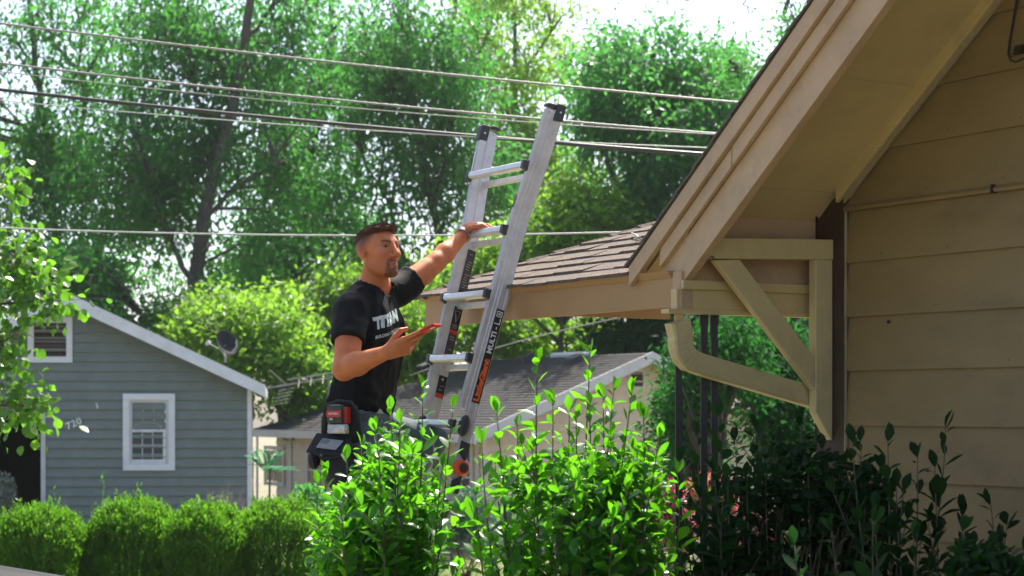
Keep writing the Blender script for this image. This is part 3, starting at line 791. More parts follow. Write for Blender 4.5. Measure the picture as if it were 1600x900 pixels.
core.build('wall', M['beige'], bh)
z = BG + .2
while z < rz0 - .3:
    hw = min(WW, (rz0 - .1 - z) / bs)
    hw2 = min(WW, (rz0 - .1 - z - .2) / bs)
    if hw2 < .1: break
    mb = MB(); mb.add([B(GT - .045, hw, z), B(GT - .045, -hw, z), B(GT - .004, -hw2, z + .205), B(GT - .004, hw2, z + .205), B(GT, hw, z), B(GT, -hw, z)], [(0, 3, 2, 1), (0, 1, 5, 4)]); mb.build('siding_board', M['beige'], bh)
    if z + .2 < ez0 - .1:
        mb = MB(); mb.add([B(GT, WW + .025, z), B(GE, WW + .025, z), B(GE, WW + .004, z + .205), B(GT, WW + .004, z + .205), B(GT, WW, z), B(GE, WW, z)], [(0, 1, 2, 3), (1, 0, 4, 5)]); mb.build('siding_board', M['beige'], bh)
    z += .2
def bwt(px):   # position along the long wall for a photo column
    r_ = Vector(((px - 800) / F, 1, 0)); t_ = (WW + P0.dot(N)) / r_.dot(N); return ((r_ * t_) - P0).dot(BR), t_
def bwz(px, py): return CAMZ + (640 - py) / F * bwt(px)[1]
def bwin(px0, px1, py0, py1, mull, name='window', m='pane_dark'):
    w = empty(name, (0, 0, 0)); w.parent = bh
    t0, t1 = bwt(px1)[0], bwt(px0)[0]; z1, z0 = bwz(px0, py0), bwz(px0, py1)
    def slab(a, b, c, d, o0, o1, nm, mm_): MB().prism([B(a, WW + o0, c), B(b, WW + o0, c), B(b, WW + o0, d), B(a, WW + o0, d)], N * (o1 - o0)).build(nm, mm_, w)
    f = .09
    slab(t0 - f, t1 + f, z1, z1 + f, .03, .06, 'frame', M['beige_trim']); slab(t0 - f, t1 + f, z0 - f, z0, .03, .06, 'frame', M['beige_trim'])
    slab(t0 - f, t0, z0, z1, .03, .06, 'frame', M['beige_trim']); slab(t1, t1 + f, z0, z1, .03, .06, 'frame', M['beige_trim'])
    for i in range(mull):
        a = t0 + (t1 - t0) * i / mull; b = t0 + (t1 - t0) * (i + 1) / mull
        slab(a + .03, b - .03, (z0 + z1) / 2 + .02, z1 - .02, .032, .036, 'pane', M[m]); slab(a + .03, b - .03, z0 + .02, (z0 + z1) / 2 - .02, .032, .036, 'pane', M[m])
    slab(t0, t1, (z0 + z1) / 2 - .02, (z0 + z1) / 2 + .02, .03, .045, 'rail', M['beige_trim'])
    for i in range(1, mull): a = t0 + (t1 - t0) * i / mull; slab(a - .03, a + .03, z0, (z0 + z1) / 2 - .02, .03, .044, 'mullion', M['beige_trim']); slab(a - .03, a + .03, (z0 + z1) / 2 + .02, z1, .03, .044, 'mullion', M['beige_trim'])
bwin(418, 444, 702, 752, 2); bwin(484, 508, 700, 768, 1); bwin(716, 738, 690, 800, 1)
bwin(655, 690, 705, 770, 2)
for px in (456, 749, 404): t_ = bwt(px)[0]; MB().prism([B(t_ - .05, WW + .027, BG), B(t_ + .05, WW + .027, BG), B(t_ + .05, WW + .027, ez0 - .13), B(t_ - .05, WW + .027, ez0 - .13)], N * .02).build('corner_trim', M['beige_trim'], bh)
MB().prism([B(GT - .05, WW - .05, BG), B(GT - .05, WW + .05, BG), B(GT - .05, WW + .05, ez0 - .05), B(GT - .05, WW - .05, ez0 - .05)], BR * .03).build('corner_trim', M['beige_trim'], bh)
# gable vent and a dark low window on the gable wall
def gpt(px, py):
    r_ = Vector(((px - 800) / F, 1, 0)); t_ = (GT + P0.dot(BR)) / r_.dot(BR); P = r_ * t_; return (P - P0).dot(N), CAMZ + (640 - py) / F * t_
bv = empty('gable_vent', (0, 0, 0)); bv.parent = bh
w0, z1 = gpt(983, 580); w1, z0 = gpt(1003, 604)
def gslab(a, b, c, d, o0, o1, nm, m_, par): MB().prism([B(GT - o0, a, c), B(GT - o0, b, c), B(GT - o0, b, d), B(GT - o0, a, d)], BR * -(o1 - o0)).build(nm, m_, par)
gslab(w0, w1, z0, z1, .026, .03, 'backing', M['inside'], bv)
for k in range(6): zc_ = z0 + (k + .5) * (z1 - z0) / 6; gslab(w0, w1, zc_ - .012, zc_ + .012, .03, .045, 'slat', M['vent_slat'], bv)
for a, b, c, d in ((w0 - (w1 - w0) * .12, w0, z0 - .03, z1 + .03), (w1, w1 + (w1 - w0) * .12, z0 - .03, z1 + .03), (w1, w0, z1, z1 + .04), (w1, w0, z0 - .04, z0)): gslab(a, b, c, d, .026, .05, 'frame', M['beige_trim'], bv)
bw2 = empty('window', (0, 0, 0)); bw2.parent = bh
w0, z1 = gpt(1005, 755); w1, z0 = gpt(1030, 800)
gslab(w0, w1, z0, z1, .026, .03, 'pane', M['pane_dark'], bw2)
for a, b, c, d in ((w0, w0 + .1, z0 - .1, z1 + .1), (w1 - .1, w1, z0 - .1, z1 + .1), (w1, w0, z1, z1 + .1), (w1, w0, z0 - .1, z0)): gslab(a, b, c, d, .026, .05, 'frame', M['beige_trim'], bw2)
# roof vents, vent pipe and ridge cap
def on_roof(px, py):
    r_ = Vector(((px - 800) / F, 1, (640 - py) / F)); o_ = Vector((0, 0, CAMZ)); nn_ = Z + N * bs; q = B(0, BH, ez0)
    t_ = (q - o_).dot(nn_) / r_.dot(nn_); return o_ + r_ * t_
M['vent_black'] = mat('black_roof_vent', (.018, .018, .02), .5, .1)
for px, py in ((665, 578), (822, 565), (899, 567)):
    p = on_roof(px, py); mb = MB(); d1 = BR * .2; d2 = (-N + Z * bs).normalized(); d3 = d1.normalized().cross(d2)
    if d3.z < 0: d3 = -d3
    mb.prism([p - d1 - d2 * .22, p + d1 - d2 * .22, p + d1 * .8 - d2 * .15 + d3 * .16, p - d1 * .8 - d2 * .15 + d3 * .16], d2 * .34); mb.build('roof_vent', M['vent_black'], bh, bevel=.02)
p = on_roof(767, 562); MB().cyl(p - Z * .05, p + Z * .42, .06, 12).build('vent_pipe', mat('teal_grey_pipe', (.22, .30, .30), .6), bh, smooth=True)
MB().tube([B(2.2, 0, rz0 + .03), B(3.8, 0, rz0 + .03)], .07, 6).build('ridge_cap', M['white_trim2'], bh)

# a second far roof glimpsed under the brace
fh = empty('far_cottage', at(1170, 700, 30), 'small tan cottage glimpsed between dark trees under the knee brace', 'house')
p = at(1168, 655, 30); mb = MB(); mb.bx(p.x - .55, p.x + 2.6, 30, 33, BG, p.z - .1); mb.build('wall', M['beige'], fh)
mb = MB(); mb.prism([(p.x - .9, 29.6, p.z - .18), (p.x + .9, 29.6, p.z + .62), (p.x + 2.9, 29.6, p.z - .18), (p.x + 2.9, 29.6, p.z - .1), (p.x + .9, 29.6, p.z + .7), (p.x - .9, 29.6, p.z - .1)], (0, 3.8, 0)); mb.build('roof', M['vent_slat'], fh)

# weathered TV antenna above the beige roof
M['ant'] = mat('weathered_aluminium', (.26, .25, .22), .5, .15, 10, metal=.4)
an = empty('tv_antenna', on_roof(513, 655), 'weathered rooftop TV antenna of thin rods above the beige roof', 'antenna')
dA = wloc(an).y
Q = lambda px, py, dd=0: at(px, py, dA + dd)
mb = MB(); mb.tube([Q(417, 607, -.3), Q(521, 590, .5)], .028, 6); mb.tube([Q(449, 594, -.1), Q(520, 583, .5)], .022, 6); mb.build('boom', M['ant'], an)
mb = MB(); mb.tube([wloc(an) - Z * .1, Q(513, 588, .4)], .03, 8); mb.build('mast', M['ant'], an)
for k in range(5): MB().tube([Q(427 + 2 * k, 633 - 5.5 * k, -.5), Q(452 + 2 * k, 628 - 5.5 * k, .3)], .010, 5).build('rod', M['ant'], an)
for k in range(3): MB().tube([Q(466 + 19 * k, 606 - 3 * k, -.6), Q(468 + 19 * k, 590 - 3 * k, .5)], .007, 5).build('rod', M['ant'], an)
MB().tube([Q(422, 579, -.2), Q(447, 601, .1)], .022, 6).build('rod', M['ant'], an)
MB().tube([Q(440, 606, -.4), Q(436, 628, -.4)], .012, 5).build('rod', M['ant'], an)

# ------------------------------------------------------------------ overhead lines
M['wire_grey'] = mat('grey_cable', (.30, .29, .27), .5, .1); M['wire_black'] = mat('black_cable', (.045, .045, .045), .45, .1); M['wire_pale'] = mat('pale_wire', (.55, .55, .52), .4, .1)
def wire(pts, r, m, label, d0=17, d1=15.5, twist=False, x0=-420):
    P = []
    a = np.array(pts, float); co = np.polyfit(a[:, 0], a[:, 1], 2)
    x1 = max(a[:, 0].max() + 120, 2300)
    for x in np.linspace(x0, x1, 60):
        P.append(at(x, np.polyval(co, x), d0 + (d1 - d0) * (x / 1200)))
    mb = MB(); mb.tube(P, r, 6)
    if twist:
        Pt = []
        for i in range(2400):
            t = i / 2399 * 59; k = min(58, int(t)); p = P[k].lerp(P[k + 1], t - k); a_ = i * .42
            Pt.append(p + Vector((0, math.cos(a_), math.sin(a_))) * r * .4)
        mb.tube(Pt, r * .85, 4)
    o = mb.build('power_line', m, base=P[0], smooth=True); tag(o, label, 'power line', 'overhead lines crossing the yard')
wire([(0, 37), (400, 82), (800, 128), (1180, 162)], .009, M['wire_grey'], 'highest overhead line, grey twisted cable above the ladder top', twist=True)
wire([(0, 98), (400, 145), (800, 180), (1150, 212)], .009, M['wire_grey'], 'pale twisted cable, second overhead line from the top', twist=True)
wire([(0, 112), (400, 153), (640, 178), (900, 196), (1140, 211)], .0045, M['wire_grey'], 'thin wire just beneath the second twisted overhead cable', 16.6, 15.2)
wire([(0, 140), (400, 182), (750, 213), (1125, 243)], .0165, M['wire_black'], 'thickest black overhead cable just behind the ladder caps')
wire([(0, 157), (400, 190), (870, 222), (1130, 231)], .0045, M['wire_pale'], 'thin pale wire running along the thick black cable', 16.4, 15.3)
wire([(0, 356), (400, 366), (700, 368), (990, 362)], .0065, M['wire_pale'], "lowest pale overhead wire, crossing behind the man's hair", 15, 14)
wire([(760, 548), (871, 518), (1022, 486)], .008, M['wire_grey'], 'grey wire sloping up beneath the porch fascia', 26, 26, x0=640)

# ------------------------------------------------------------------ parked car, its bonnet corner at lower left
M['car'] = mat('dark_grey_car_paint', (.03, .029, .03), .5, .04, 3, spec=.1); M['tyre'] = mat('tyre_rubber', (.02, .02, .02), .8); M['chrome'] = mat('chrome', (.7, .7, .7), .15, .02, metal=1)
M['carglass'] = glass('car_glass', (.012, .014, .015), .05); M['lamp'] = glass('headlight_glass', (.25, .26, .27), .08)
car = empty('parked_car', (-5.42, 13.6, gz(0, 13.6) - .03), 'dark grey parked car, its bonnet just showing at the lower left', 'car')
cz = wloc(car).z; th_ = R(-12)
def K(x, y, z): return Vector((-5.42 + x * math.cos(th_) - y * math.sin(th_), 13.6 + x * math.sin(th_) + y * math.cos(th_), cz + z))
prof = [(-2.2, .32), (2.1, .30), (2.22, .45), (2.2, .60), (2.05, .70), (1.5, .775), (.75, .845), (.62, .87), (-1.25, .90), (-2.15, .86), (-2.25, .6)]
mb = MB(); ys_ = [(-.86, .92), (-.80, 1.0), (.80, 1.0), (.86, .92)]
rings = [[K(x, y, .32 + (z_ - .32) * s_) for x, z_ in prof] for y, s_ in ys_]; k = len(prof)
mb.add([p for r in rings for p in r], [(i * k + j, (i + 1) * k + j, (i + 1) * k + (j + 1) % k, i * k + (j + 1) % k) for i in range(3) for j in range(k)] + [tuple(range(k)), tuple(3 * k + j for j in reversed(range(k)))])
mb.build('body', M['car'], car, bevel=.03)
cab = [(.62, .86), (-.15, 1.36), (-1.0, 1.40), (-1.75, .90)]
mb = MB(); mb.add([K(x, y * (1 if z_ < 1 else .82), z_) for y in (-.76, .76) for x, z_ in cab], [(0, 1, 5, 4), (1, 2, 6, 5), (2, 3, 7, 6), (3, 2, 1, 0), (4, 5, 6, 7)]); mb.build('cabin', M['car'], car, bevel=.02)
for a, b, c, d in ((K(.6, -.68, .875), K(.6, .68, .875), K(-.12, .57, 1.33), K(-.12, -.57, 1.33)),):
    mb = MB(); mb.prism([a, b, c, d], (K(.02, 0, .02) - K(0, 0, 0)) * .6); mb.build('windscreen', M['carglass'], car)
mb = MB(); mb.prism([K(.35, -.766, .90), K(-.15, -.64, 1.31), K(-.95, -.63, 1.34), K(-1.5, -.77, .92)], K(0, -.012, 0) - K(0, 0, 0)); mb.build('side_window', M['carglass'], car)
for x in (1.4, -1.4):
    for y in (-.80, .80):
        wl = empty('wheel', (0, 0, 0)); wl.parent = car
        mb = MB(); mb.tube([K(x, y - .1, .32), K(x, y + .1, .32)], .32, 28); mb.build('tyre', M['tyre'], wl, bevel=.03)
        mb = MB(); mb.tube([K(x, y - .11, .32), K(x, y + .11, .32)], .2, 20); mb.build('rim', M['chrome'], wl)
for y in (-.62, .62):
    mb = MB(); mb.box(K(2.13, y, .60), K(.05, 0, 0) - K(0, 0, 0), K(0, .2, 0) - K(0, 0, 0), Z * .06); mb.build('headlight', M['lamp'], car, bevel=.02)
for s in (-1, 1):
    mb = MB(); mb.ball((0, 0, 0), 1, 0, 14, 8); c = K(.45, s * .98, .90)
    mb.v = [tuple(c + (K(v[0] * .07, v[1] * .12, 0) - K(0, 0, 0)) + Z * v[2] * .075) for v in mb.v]; mb.build('mirror', M['tyre'], car, smooth=True)
# ------------------------------------------------------------------ distance-field modelling: smooth unions on a grid, then surface nets
class SDF:
    def __init__(s, lo, hi, h):
        s.lo = np.array(lo, float); s.h = h
        s.n = np.ceil((np.array(hi) - s.lo) / h).astype(int) + 1
        s.D = np.full(tuple(s.n), .2, dtype=np.float32)
    def region(s, lo, hi, fn, k=.01, op='u'):
        i0 = np.clip(np.floor((np.array(lo) - s.lo) / s.h).astype(int), 0, s.n - 1); i1 = np.clip(np.ceil((np.array(hi) - s.lo) / s.h).astype(int) + 1, 1, s.n)
        if np.any(i1 <= i0): return
        g = np.meshgrid(*[s.lo[a] + s.h * np.arange(i0[a], i1[a], dtype=np.float32) for a in range(3)], indexing='ij')
        P = np.stack(g, -1).astype(np.float32)
        d = fn(P).astype(np.float32)
        sl = tuple(slice(i0[a], i1[a]) for a in range(3)); A = s.D[sl]
        if op == 'u':
            t = np.clip(.5 + .5 * (A - d) / k, 0, 1); s.D[sl] = A * (1 - t) + d * t - k * t * (1 - t)
        elif op == 's':
            t = np.clip(.5 - .5 * (A + d) / k, 0, 1); s.D[sl] = A * (1 - t) - d * t + k * t * (1 - t)
        else:
            s.D[sl] = np.maximum(A, d)
    def cone(s, a, b, r1, r2, k=.01, op='u'):
        a = np.array(a, np.float32); b = np.array(b, np.float32); R_ = max(r1, r2) + max(.04, 3 * k)
        ba = b - a; L2 = float(ba @ ba) + 1e-12
        def fn(P):
            t = np.clip(((P - a) @ ba) / L2, 0, 1); q = P - a - t[..., None] * ba
            return np.sqrt((q * q).sum(-1)) - (r1 + (r2 - r1) * t)
        s.region(np.minimum(a, b) - R_, np.maximum(a, b) + R_, fn, k, op)
    def ell(s, c, ax, rad, k=.01, op='u'):
        c = np.array(c, np.float32); ax = np.array([list(v) for v in ax], np.float32); rad = np.array(rad, np.float32); R_ = rad.max() + max(.04, 3 * k)
        def fn(P):
            q = (P - c) @ ax.T
            k0 = np.sqrt(((q / rad) ** 2).sum(-1)); k1 = np.sqrt(((q / rad ** 2) ** 2).sum(-1)) + 1e-9
            return k0 * (k0 - 1) / k1
        s.region(c - R_, c + R_, fn, k, op)
    def mesh(s):
        D = s.D; sg = D < 0
        nx, ny, nz = D.shape
        cnt = np.zeros((nx - 1, ny - 1, nz - 1), np.int8)
        for a in (0, 1):
            for b in (0, 1):
                for c in (0, 1): cnt += sg[a:nx - 1 + a, b:ny - 1 + b, c:nz - 1 + c]
        act = (cnt > 0) & (cnt < 8)
        idx = np.argwhere(act); vid = np.full(act.shape, -1, np.int32); vid[act] = np.arange(len(idx))
        pos = np.zeros((len(idx), 3)); w = np.zeros(len(idx))
        cor = [(a, b, c) for a in (0, 1) for b in (0, 1) for c in (0, 1)]
        val = {c: D[idx[:, 0] + c[0], idx[:, 1] + c[1], idx[:, 2] + c[2]] for c in cor}
        for c in cor:
            for ax in range(3):
                if c[ax] == 0:
                    c2 = list(c); c2[ax] = 1; c2 = tuple(c2)
                    v0, v1 = val[c], val[c2]; m = (v0 < 0) != (v1 < 0)
                    t = np.where(m, v0 / np.where(m, v0 - v1, 1), 0)
                    p = np.array(c, float)[None].repeat(len(idx), 0); p[:, ax] += t
                    pos[m] += p[m]; w[m] += 1
        pos = s.lo + (idx + pos / w[:, None]) * s.h
        Q = []
        for ax in range(3):
            b, c = (ax + 1) % 3, (ax + 2) % 3
            s0 = [slice(None)] * 3; s1 = [slice(None)] * 3; s0[ax] = slice(0, -1); s1[ax] = slice(1, None)
            e = sg[tuple(s0)] != sg[tuple(s1)]
            ii = np.argwhere(e)
            ok = (ii[:, b] > 0) & (ii[:, c] > 0) & (ii[:, b] < D.shape[b] - 1) & (ii[:, c] < D.shape[c] - 1)
            ii = ii[ok]; inside = sg[ii[:, 0], ii[:, 1], ii[:, 2]]
            def v(db, dc):
                j = ii.copy(); j[:, b] += db; j[:, c] += dc; return vid[j[:, 0], j[:, 1], j[:, 2]]
            q = np.stack([v(-1, -1), v(0, -1), v(0, 0), v(-1, 0)], 1)
            q[~inside] = q[~inside][:, ::-1]
            Q.append(q)
        Q = np.concatenate(Q)
        return pos, Q

def relax(V, Q, it=2, lam=.5):
    n = len(V); e = np.concatenate([Q[:, [0, 1]], Q[:, [1, 2]], Q[:, [2, 3]], Q[:, [3, 0]]]); e = np.concatenate([e, e[:, ::-1]])
    deg = np.bincount(e[:, 0], minlength=n)
    for _ in range(it):
        S_ = np.stack([np.bincount(e[:, 0], weights=V[e[:, 1], a], minlength=n) for a in range(3)], 1) / np.maximum(deg, 1)[:, None]
        V = V + lam * (S_ - V)
    return V
def vnormals(V, Q):
    fn = np.cross(V[Q[:, 2]] - V[Q[:, 0]], V[Q[:, 3]] - V[Q[:, 1]]); n = np.zeros_like(V)
    for k in range(4):
        for a in range(3): n[:, a] += np.bincount(Q[:, k], weights=fn[:, a], minlength=len(V))
    return n / (np.linalg.norm(n, axis=1)[:, None] + 1e-12)
def vnoise(P, seed=0):
    """cheap smooth value noise on arrays"""
    P = np.asarray(P, float); i = np.floor(P).astype(np.int64); f = P - i; f = f * f * (3 - 2 * f); out = 0
    def hsh(x, y, z):
        h = (x * 374761393 + y * 668265263 + z * 2147483647 + seed * 974711) & 0x7fffffff
        h = ((h ^ (h >> 13)) * 1274126177) & 0x7fffffff
        return (h ^ (h >> 16)) % 10007 / 10007.0 * 2 - 1
    for a in (0, 1):
        for b in (0, 1):
            for c in (0, 1):
                w = (f[..., 0] if a else 1 - f[..., 0]) * (f[..., 1] if b else 1 - f[..., 1]) * (f[..., 2] if c else 1 - f[..., 2])
                out = out + w * hsh(i[..., 0] + a, i[..., 1] + b, i[..., 2] + c)
    return out
def sstep(x, a, b):
    t = np.clip((x - a) / (b - a), 0, 1); return t * t * (3 - 2 * t)

# ------------------------------------------------------------------ the man on the ladder
def unit(*v): return Vector(v).normalized()
FT = unit(.885, -.466, 0); LT = Z.cross(FT)
PEL = at(565, 640, 8.82); NEK = at(584, 449, 8.82)
AXT = (NEK - PEL).normalized(); TL = (NEK - PEL).length
FT = (FT - AXT * FT.dot(AXT)).normalized(); LT = AXT.cross(FT).normalized()
rS, rE, rW = at(549, 486, 8.64), at(538, 576, 8.50), at(606, 550, 8.30)
lS, lE, lW = at(622, 455, 8.97), at(681, 410, 9.10), at(730, 362, 9.255)
FH = unit(.72, -.69, .13); LH = Z.cross(FH).normalized(); UH = FH.cross(LH).normalized()
HS = 1.07; HO = at(591.5, 390, 8.76)
CH = 1.10
def hp(f, l, u): return HO + (FH * f + LH * l + UH * (u * CH if u < 0 else u)) * HS
def torso(s, da, db, k=.02, top=1.0):
    st = np.array([-.16, -.05, .06, .16, .26, .36, .43, .49, .54, .60]) * TL / .565
    ra = np.array([.168, .172, .165, .160, .172, .188, .184, .150, .095, .062]) + da
    rb = np.array([.122, .122, .116, .114, .120, .124, .114, .095, .072, .058]) + db
    sh = np.array([0, .0, .0, .002, .002, -.002, -.006, -.010, -.004, .004])
    P0 = np.array(PEL, np.float32); ax = np.array(AXT, np.float32); l = np.array(LT, np.float32); f = np.array(FT, np.float32)
    def fn(P):
        q = P - P0; t = q @ ax; a = np.interp(t, st, ra); b = np.interp(t, st, rb); c = np.interp(t, st, sh)
        x = (q @ l) / a; y = (q @ f - c) / b
        d = ((np.abs(x) ** 2.3 + np.abs(y) ** 2.3) ** (1 / 2.3) - 1) * np.minimum(a, b)
        return np.maximum(d, np.maximum(st[0] - t, t - st[-1] * top))
    s.region(P0 + ax * st[0] - .3, P0 + ax * st[-1] + .3, fn, k)

h_ = .004
sd_ = SDF((-1.02, 8.10, 1.72), (.02, 9.52, 2.78), h_)
torso(sd_, -.012, -.010)
# neck, trapezius, shoulders
sd_.cone(hp(-.022, 0, -.06), NEK + FT * .0, .060, .066, .02)
sd_.cone(NEK - FT * .015, rS + Z * .01, .055, .058, .03); sd_.cone(NEK - FT * .015, lS + Z * .01, .055, .058, .03)
# right arm (bent) and left arm (reaching)
sd_.cone(rS, rE, .062, .050, .02); sd_.cone(rS.lerp(rE, .35) + FT * .012, rS.lerp(rE, .7) + FT * .014, .050, .046, .03)
m_ = rE.lerp(rW, .3)
sd_.cone(rE, m_, .048, .052, .02); sd_.cone(m_, rW, .051, .029, .02); sd_.cone(rE - FT * .004 - Z * .012, rE.lerp(rW, .2), .036, .04, .02)
sd_.cone(lS, lE, .062, .046, .02); sd_.cone(lS.lerp(lE, .3) - Z * .008, lS.lerp(lE, .75) - Z * .006, .050, .042, .03)
m_ = lE.lerp(lW, .3); sd_.cone(lE, m_, .044, .046, .02); sd_.cone(m_, lW, .045, .027, .02)

def hand(s, W_, d, pn, thumb_side, curls, spread, thumb, scale=1.0):
    """palm of four rays + five fingers of three bones; curls = per finger (mcp, pip, dip) degrees towards the palm"""
    d = d.normalized(); sdx = d.cross(pn).normalized() * thumb_side; pn = (sdx.cross(d)).normalized() * (1 if sdx.cross(d).dot(pn) > 0 else -1)
    k = scale; tips = []
    lens = [(.046, .026, .021), (.050, .030, .022), (.046, .028, .022), (.036, .021, .019)]
    for i in range(4):
        off = (.031 - .0205 * i) * k
        base = W_ + d * .012 * k + sdx * off * .55
        mc = W_ + d * (.088 - .004 * abs(i - 1) - (.006 if i == 3 else 0)) * k + sdx * off
        s.cone(base, mc, .0165 * k, .0125 * k, .018)
        dirv = d * math.cos(R(spread[i])) + sdx * math.sin(R(spread[i])); p = mc; ang = 0
        rr = [.0103, .0092, .0082, .0068] if i < 3 else [.0092, .0082, .0074, .006]
        for j in range(3):
            ang += curls[i][j]
            v = dirv * math.cos(R(ang)) + pn * math.sin(R(ang)); q = p + v * lens[i][j] * k
            s.cone(p, q, rr[j] * k, rr[j + 1] * k, .0025 if j else .004); p = q
        tips.append(p)
    # heel and thumb pad
    s.cone(W_ - d * .01, W_ + d * .03 * k, .025, .024 * k, .015)
    p = W_ + d * .022 * k + sdx * .022 * k + pn * .008; pts = [p]
    for (a, b, c, L_) in thumb:
        p = p + (d * a + sdx * b + pn * c).normalized() * L_ * k; pts.append(p)
    for q0, q1, r0, r1 in zip(pts[:-1], pts[1:], (.0175, .0125, .0108), (.0125, .011, .0085)): s.cone(q0, q1, r0 * k, r1 * k, .006)
    return tips, pts
# right hand round the phone: thumb on top, fingers underneath
rd = (at(660, 531, 8.26) - rW).normalized(); rp = (LT * .80 + Z * .62).normalized()
rtips, rth = hand(sd_, rW, rd, rp, 1 if rd.cross(rp).dot(Z) > 0 else -1,
    [(-2, 6, 8), (14, 20, 16), (40, 44, 26), (54, 50, 30)], (6, 1, -3, -8), [(.70, .55, .35, .040), (.8, .25, .5, .034), (.75, -.25, .45, .028)], 1.05)
# left hand laid over the rung, fingers draped along it
ld = unit(.74, -.60, .16); lp_ = unit(.05, .1, -1)
ltips, lth = hand(sd_, lW + Z * .014, ld, lp_, -1 if ld.cross(lp_).dot(FT) > 0 else 1,
    [(14, 18, 12), (16, 20, 14), (18, 24, 14), (22, 28, 16)], (5, 1, -3, -7), [(.75, .5, -.05, .036), (.92, .2, .05, .03), (.97, -.1, .1, .025)], 1.0)

# head
A3 = (FH, LH, UH)
sd_.ell(hp(-.014, 0, .018), A3, np.array((.099, .077, .076)) * HS, .02)
sd_.ell(hp(.030, 0, -.014), A3, np.array((.060, .066, .088)) * HS, .025)
sd_.ell(hp(.030, 0, -.074), A3, np.array((.052, .050, .040)) * HS, .025)
for s_ in (-1, 1):
    sd_.cone(hp(-.012, .053 * s_, -.058), hp(.060, .018 * s_, -.100), .017 * HS, .015 * HS, .025)
    sd_.ell(hp(.056, .043 * s_, -.026), A3, np.array((.024, .022, .018)) * HS, .02)
    sd_.cone(hp(.082, .012 * s_, .019), hp(.066, .046 * s_, .017), .0095 * HS, .009 * HS, .014)
sd_.ell(hp(.070, 0, -.100), A3, np.array((.022, .024, .020)) * HS, .02)
for s_ in (-1, 1): sd_.ell(hp(.093, .031 * s_, -.003), A3, np.array((.015, .018, .0085)) * HS, .008, 's')
sd_.cone(hp(.087, 0, .010), hp(.111, 0, -.034), .0085 * HS, .0120 * HS, .010)
for s_ in (-1, 1): sd_.ell(hp(.096, .013 * s_, -.039), A3, np.array((.012, .009, .0085)) * HS, .007)
for s_ in (-1, 1): sd_.ell(hp(.103, .008 * s_, -.0475), A3, np.array((.005, .004, .004)) * HS, .004, 's')
for s_ in (-1, 1):
    sd_.cone(hp(.095, .001 * s_, -.0655), hp(.083, .021 * s_, -.0735), .0056 * HS, .0035 * HS, .006)
    sd_.cone(hp(.094, .001 * s_, -.0785), hp(.084, .018 * s_, -.0765), .0066 * HS, .004 * HS, .006)
sd_.cone(hp(.104, -.016, -.0718), hp(.104, .016, -.0718), .0022, .0022, .004, 's')
sd_.cone(hp(.094, -.012, -.0895), hp(.094, .012, -.0895), .004, .004, .010, 's')
for s_ in (-1, 1):          # ears
    ea = (FH * .94 + UH * .0 - LH * s_ * .34).normalized(); eb = UH * .97 - FH * .24; eb = (eb - ea * eb.dot(ea)).normalized(); ec = ea.cross(eb)
    sd_.ell(hp(-.016, .081 * s_, -.002), (ea, eb, ec), np.array((.020, .034, .0105)) * HS, .005)
    sd_.ell(hp(-.009, .081 * s_, -.026), (ea, eb, ec), np.array((.010, .013, .008)) * HS, .005)
    sd_.ell(hp(-.010, .093 * s_, -.002), (ea, eb, ec), np.array((.010, .019, .009)) * HS, .004, 's')
V, Q = sd_.mesh()
V = relax(V, Q, 1, .4)
# skin colouring: lips, short beard, faded side hair, brows, plus painted shade in eye sockets and ears
q = (V - np.array(HO)) / HS; f = q @ np.array(FH); l = q @ np.array(LH); u = q @ np.array(UH); u = np.where(u < 0, u / CH, u)
al = np.abs(l); skin = np.array((.54, .175, .066)); col = np.repeat(skin[None], len(V), 0)
nz = vnoise(V * 45, 3) * .5 + vnoise(V * 130, 5) * .5
blot = vnoise(V * 14, 8) * .5 + vnoise(V * 32, 12) * .5
col *= (1 + .10 * nz + .14 * blot)[:, None]; col[:, 0] *= 1 + .06 * vnoise(V * 20, 21)
head = (u > -.135) & (np.sqrt(f ** 2 + l ** 2) < .14)
def paint(mask, c, amt=1.0):
    m = np.clip(mask * amt, 0, 1)[:, None] * head[:, None]
    global col
    col = col * (1 - m) + np.array(c)[None] * m
rosy = np.exp(-(((f - .06) / .03) ** 2 + ((al - .045) / .022) ** 2 + ((u + .03) / .025) ** 2)); paint(rosy, (.60, .22, .14), .5)
paint(np.exp(-(((f - .105) / .02) ** 2 + (l / .016) ** 2 + ((u + .036) / .014) ** 2)), (.62, .23, .15), .5)
hairc = (.040, .022, .013)
jaw = sstep(-u, .045, .075) * sstep(f, -.03, .0) * sstep(u, -.128, -.112)
paint(jaw * (.75 + .5 * nz), (.20, .10, .06), .28)
goat = sstep(-u, .083, .090) * sstep(f, .045, .058) * sstep(.040 - al, 0, .010) * sstep(u, -.130, -.121)
side_ = sstep(-u, .060, .068) * sstep(f, .05, .062) * sstep(al, .019, .024) * sstep(.035 - al, 0, .006) * sstep(u, -.1, -.09)
must = sstep(-u, .049, .053) * sstep(u, -.0665, -.063) * sstep(f, .066, .074) * sstep(.032 - al, 0, .007)
paint(np.maximum(np.maximum(goat, side_), must * .75) * (.9 + .35 * nz), (.105, .045, .020), .92)
lips = sstep(-u, .0615, .0645) * sstep(u, -.087, -.083) * sstep(f, .078, .083) * sstep(.020 - al, 0, .004)
paint(lips, (.42, .155, .105), .7); paint(np.exp(-((u + .0718 + al * .12) / .0026) ** 2) * sstep(f, .07, .08) * sstep(.02 - al, 0, .004), (.08, .03, .025), .8)
brow = np.exp(-((u - .0175 - .006 * np.sin((al - .012) / .04 * 2.4) + .003) / .0058) ** 2) * sstep(al, .009, .016) * sstep(.056 - al, 0, .010) * sstep(f, .045, .06)
paint(brow * (.95 + .3 * nz), (.045, .022, .013), .95)
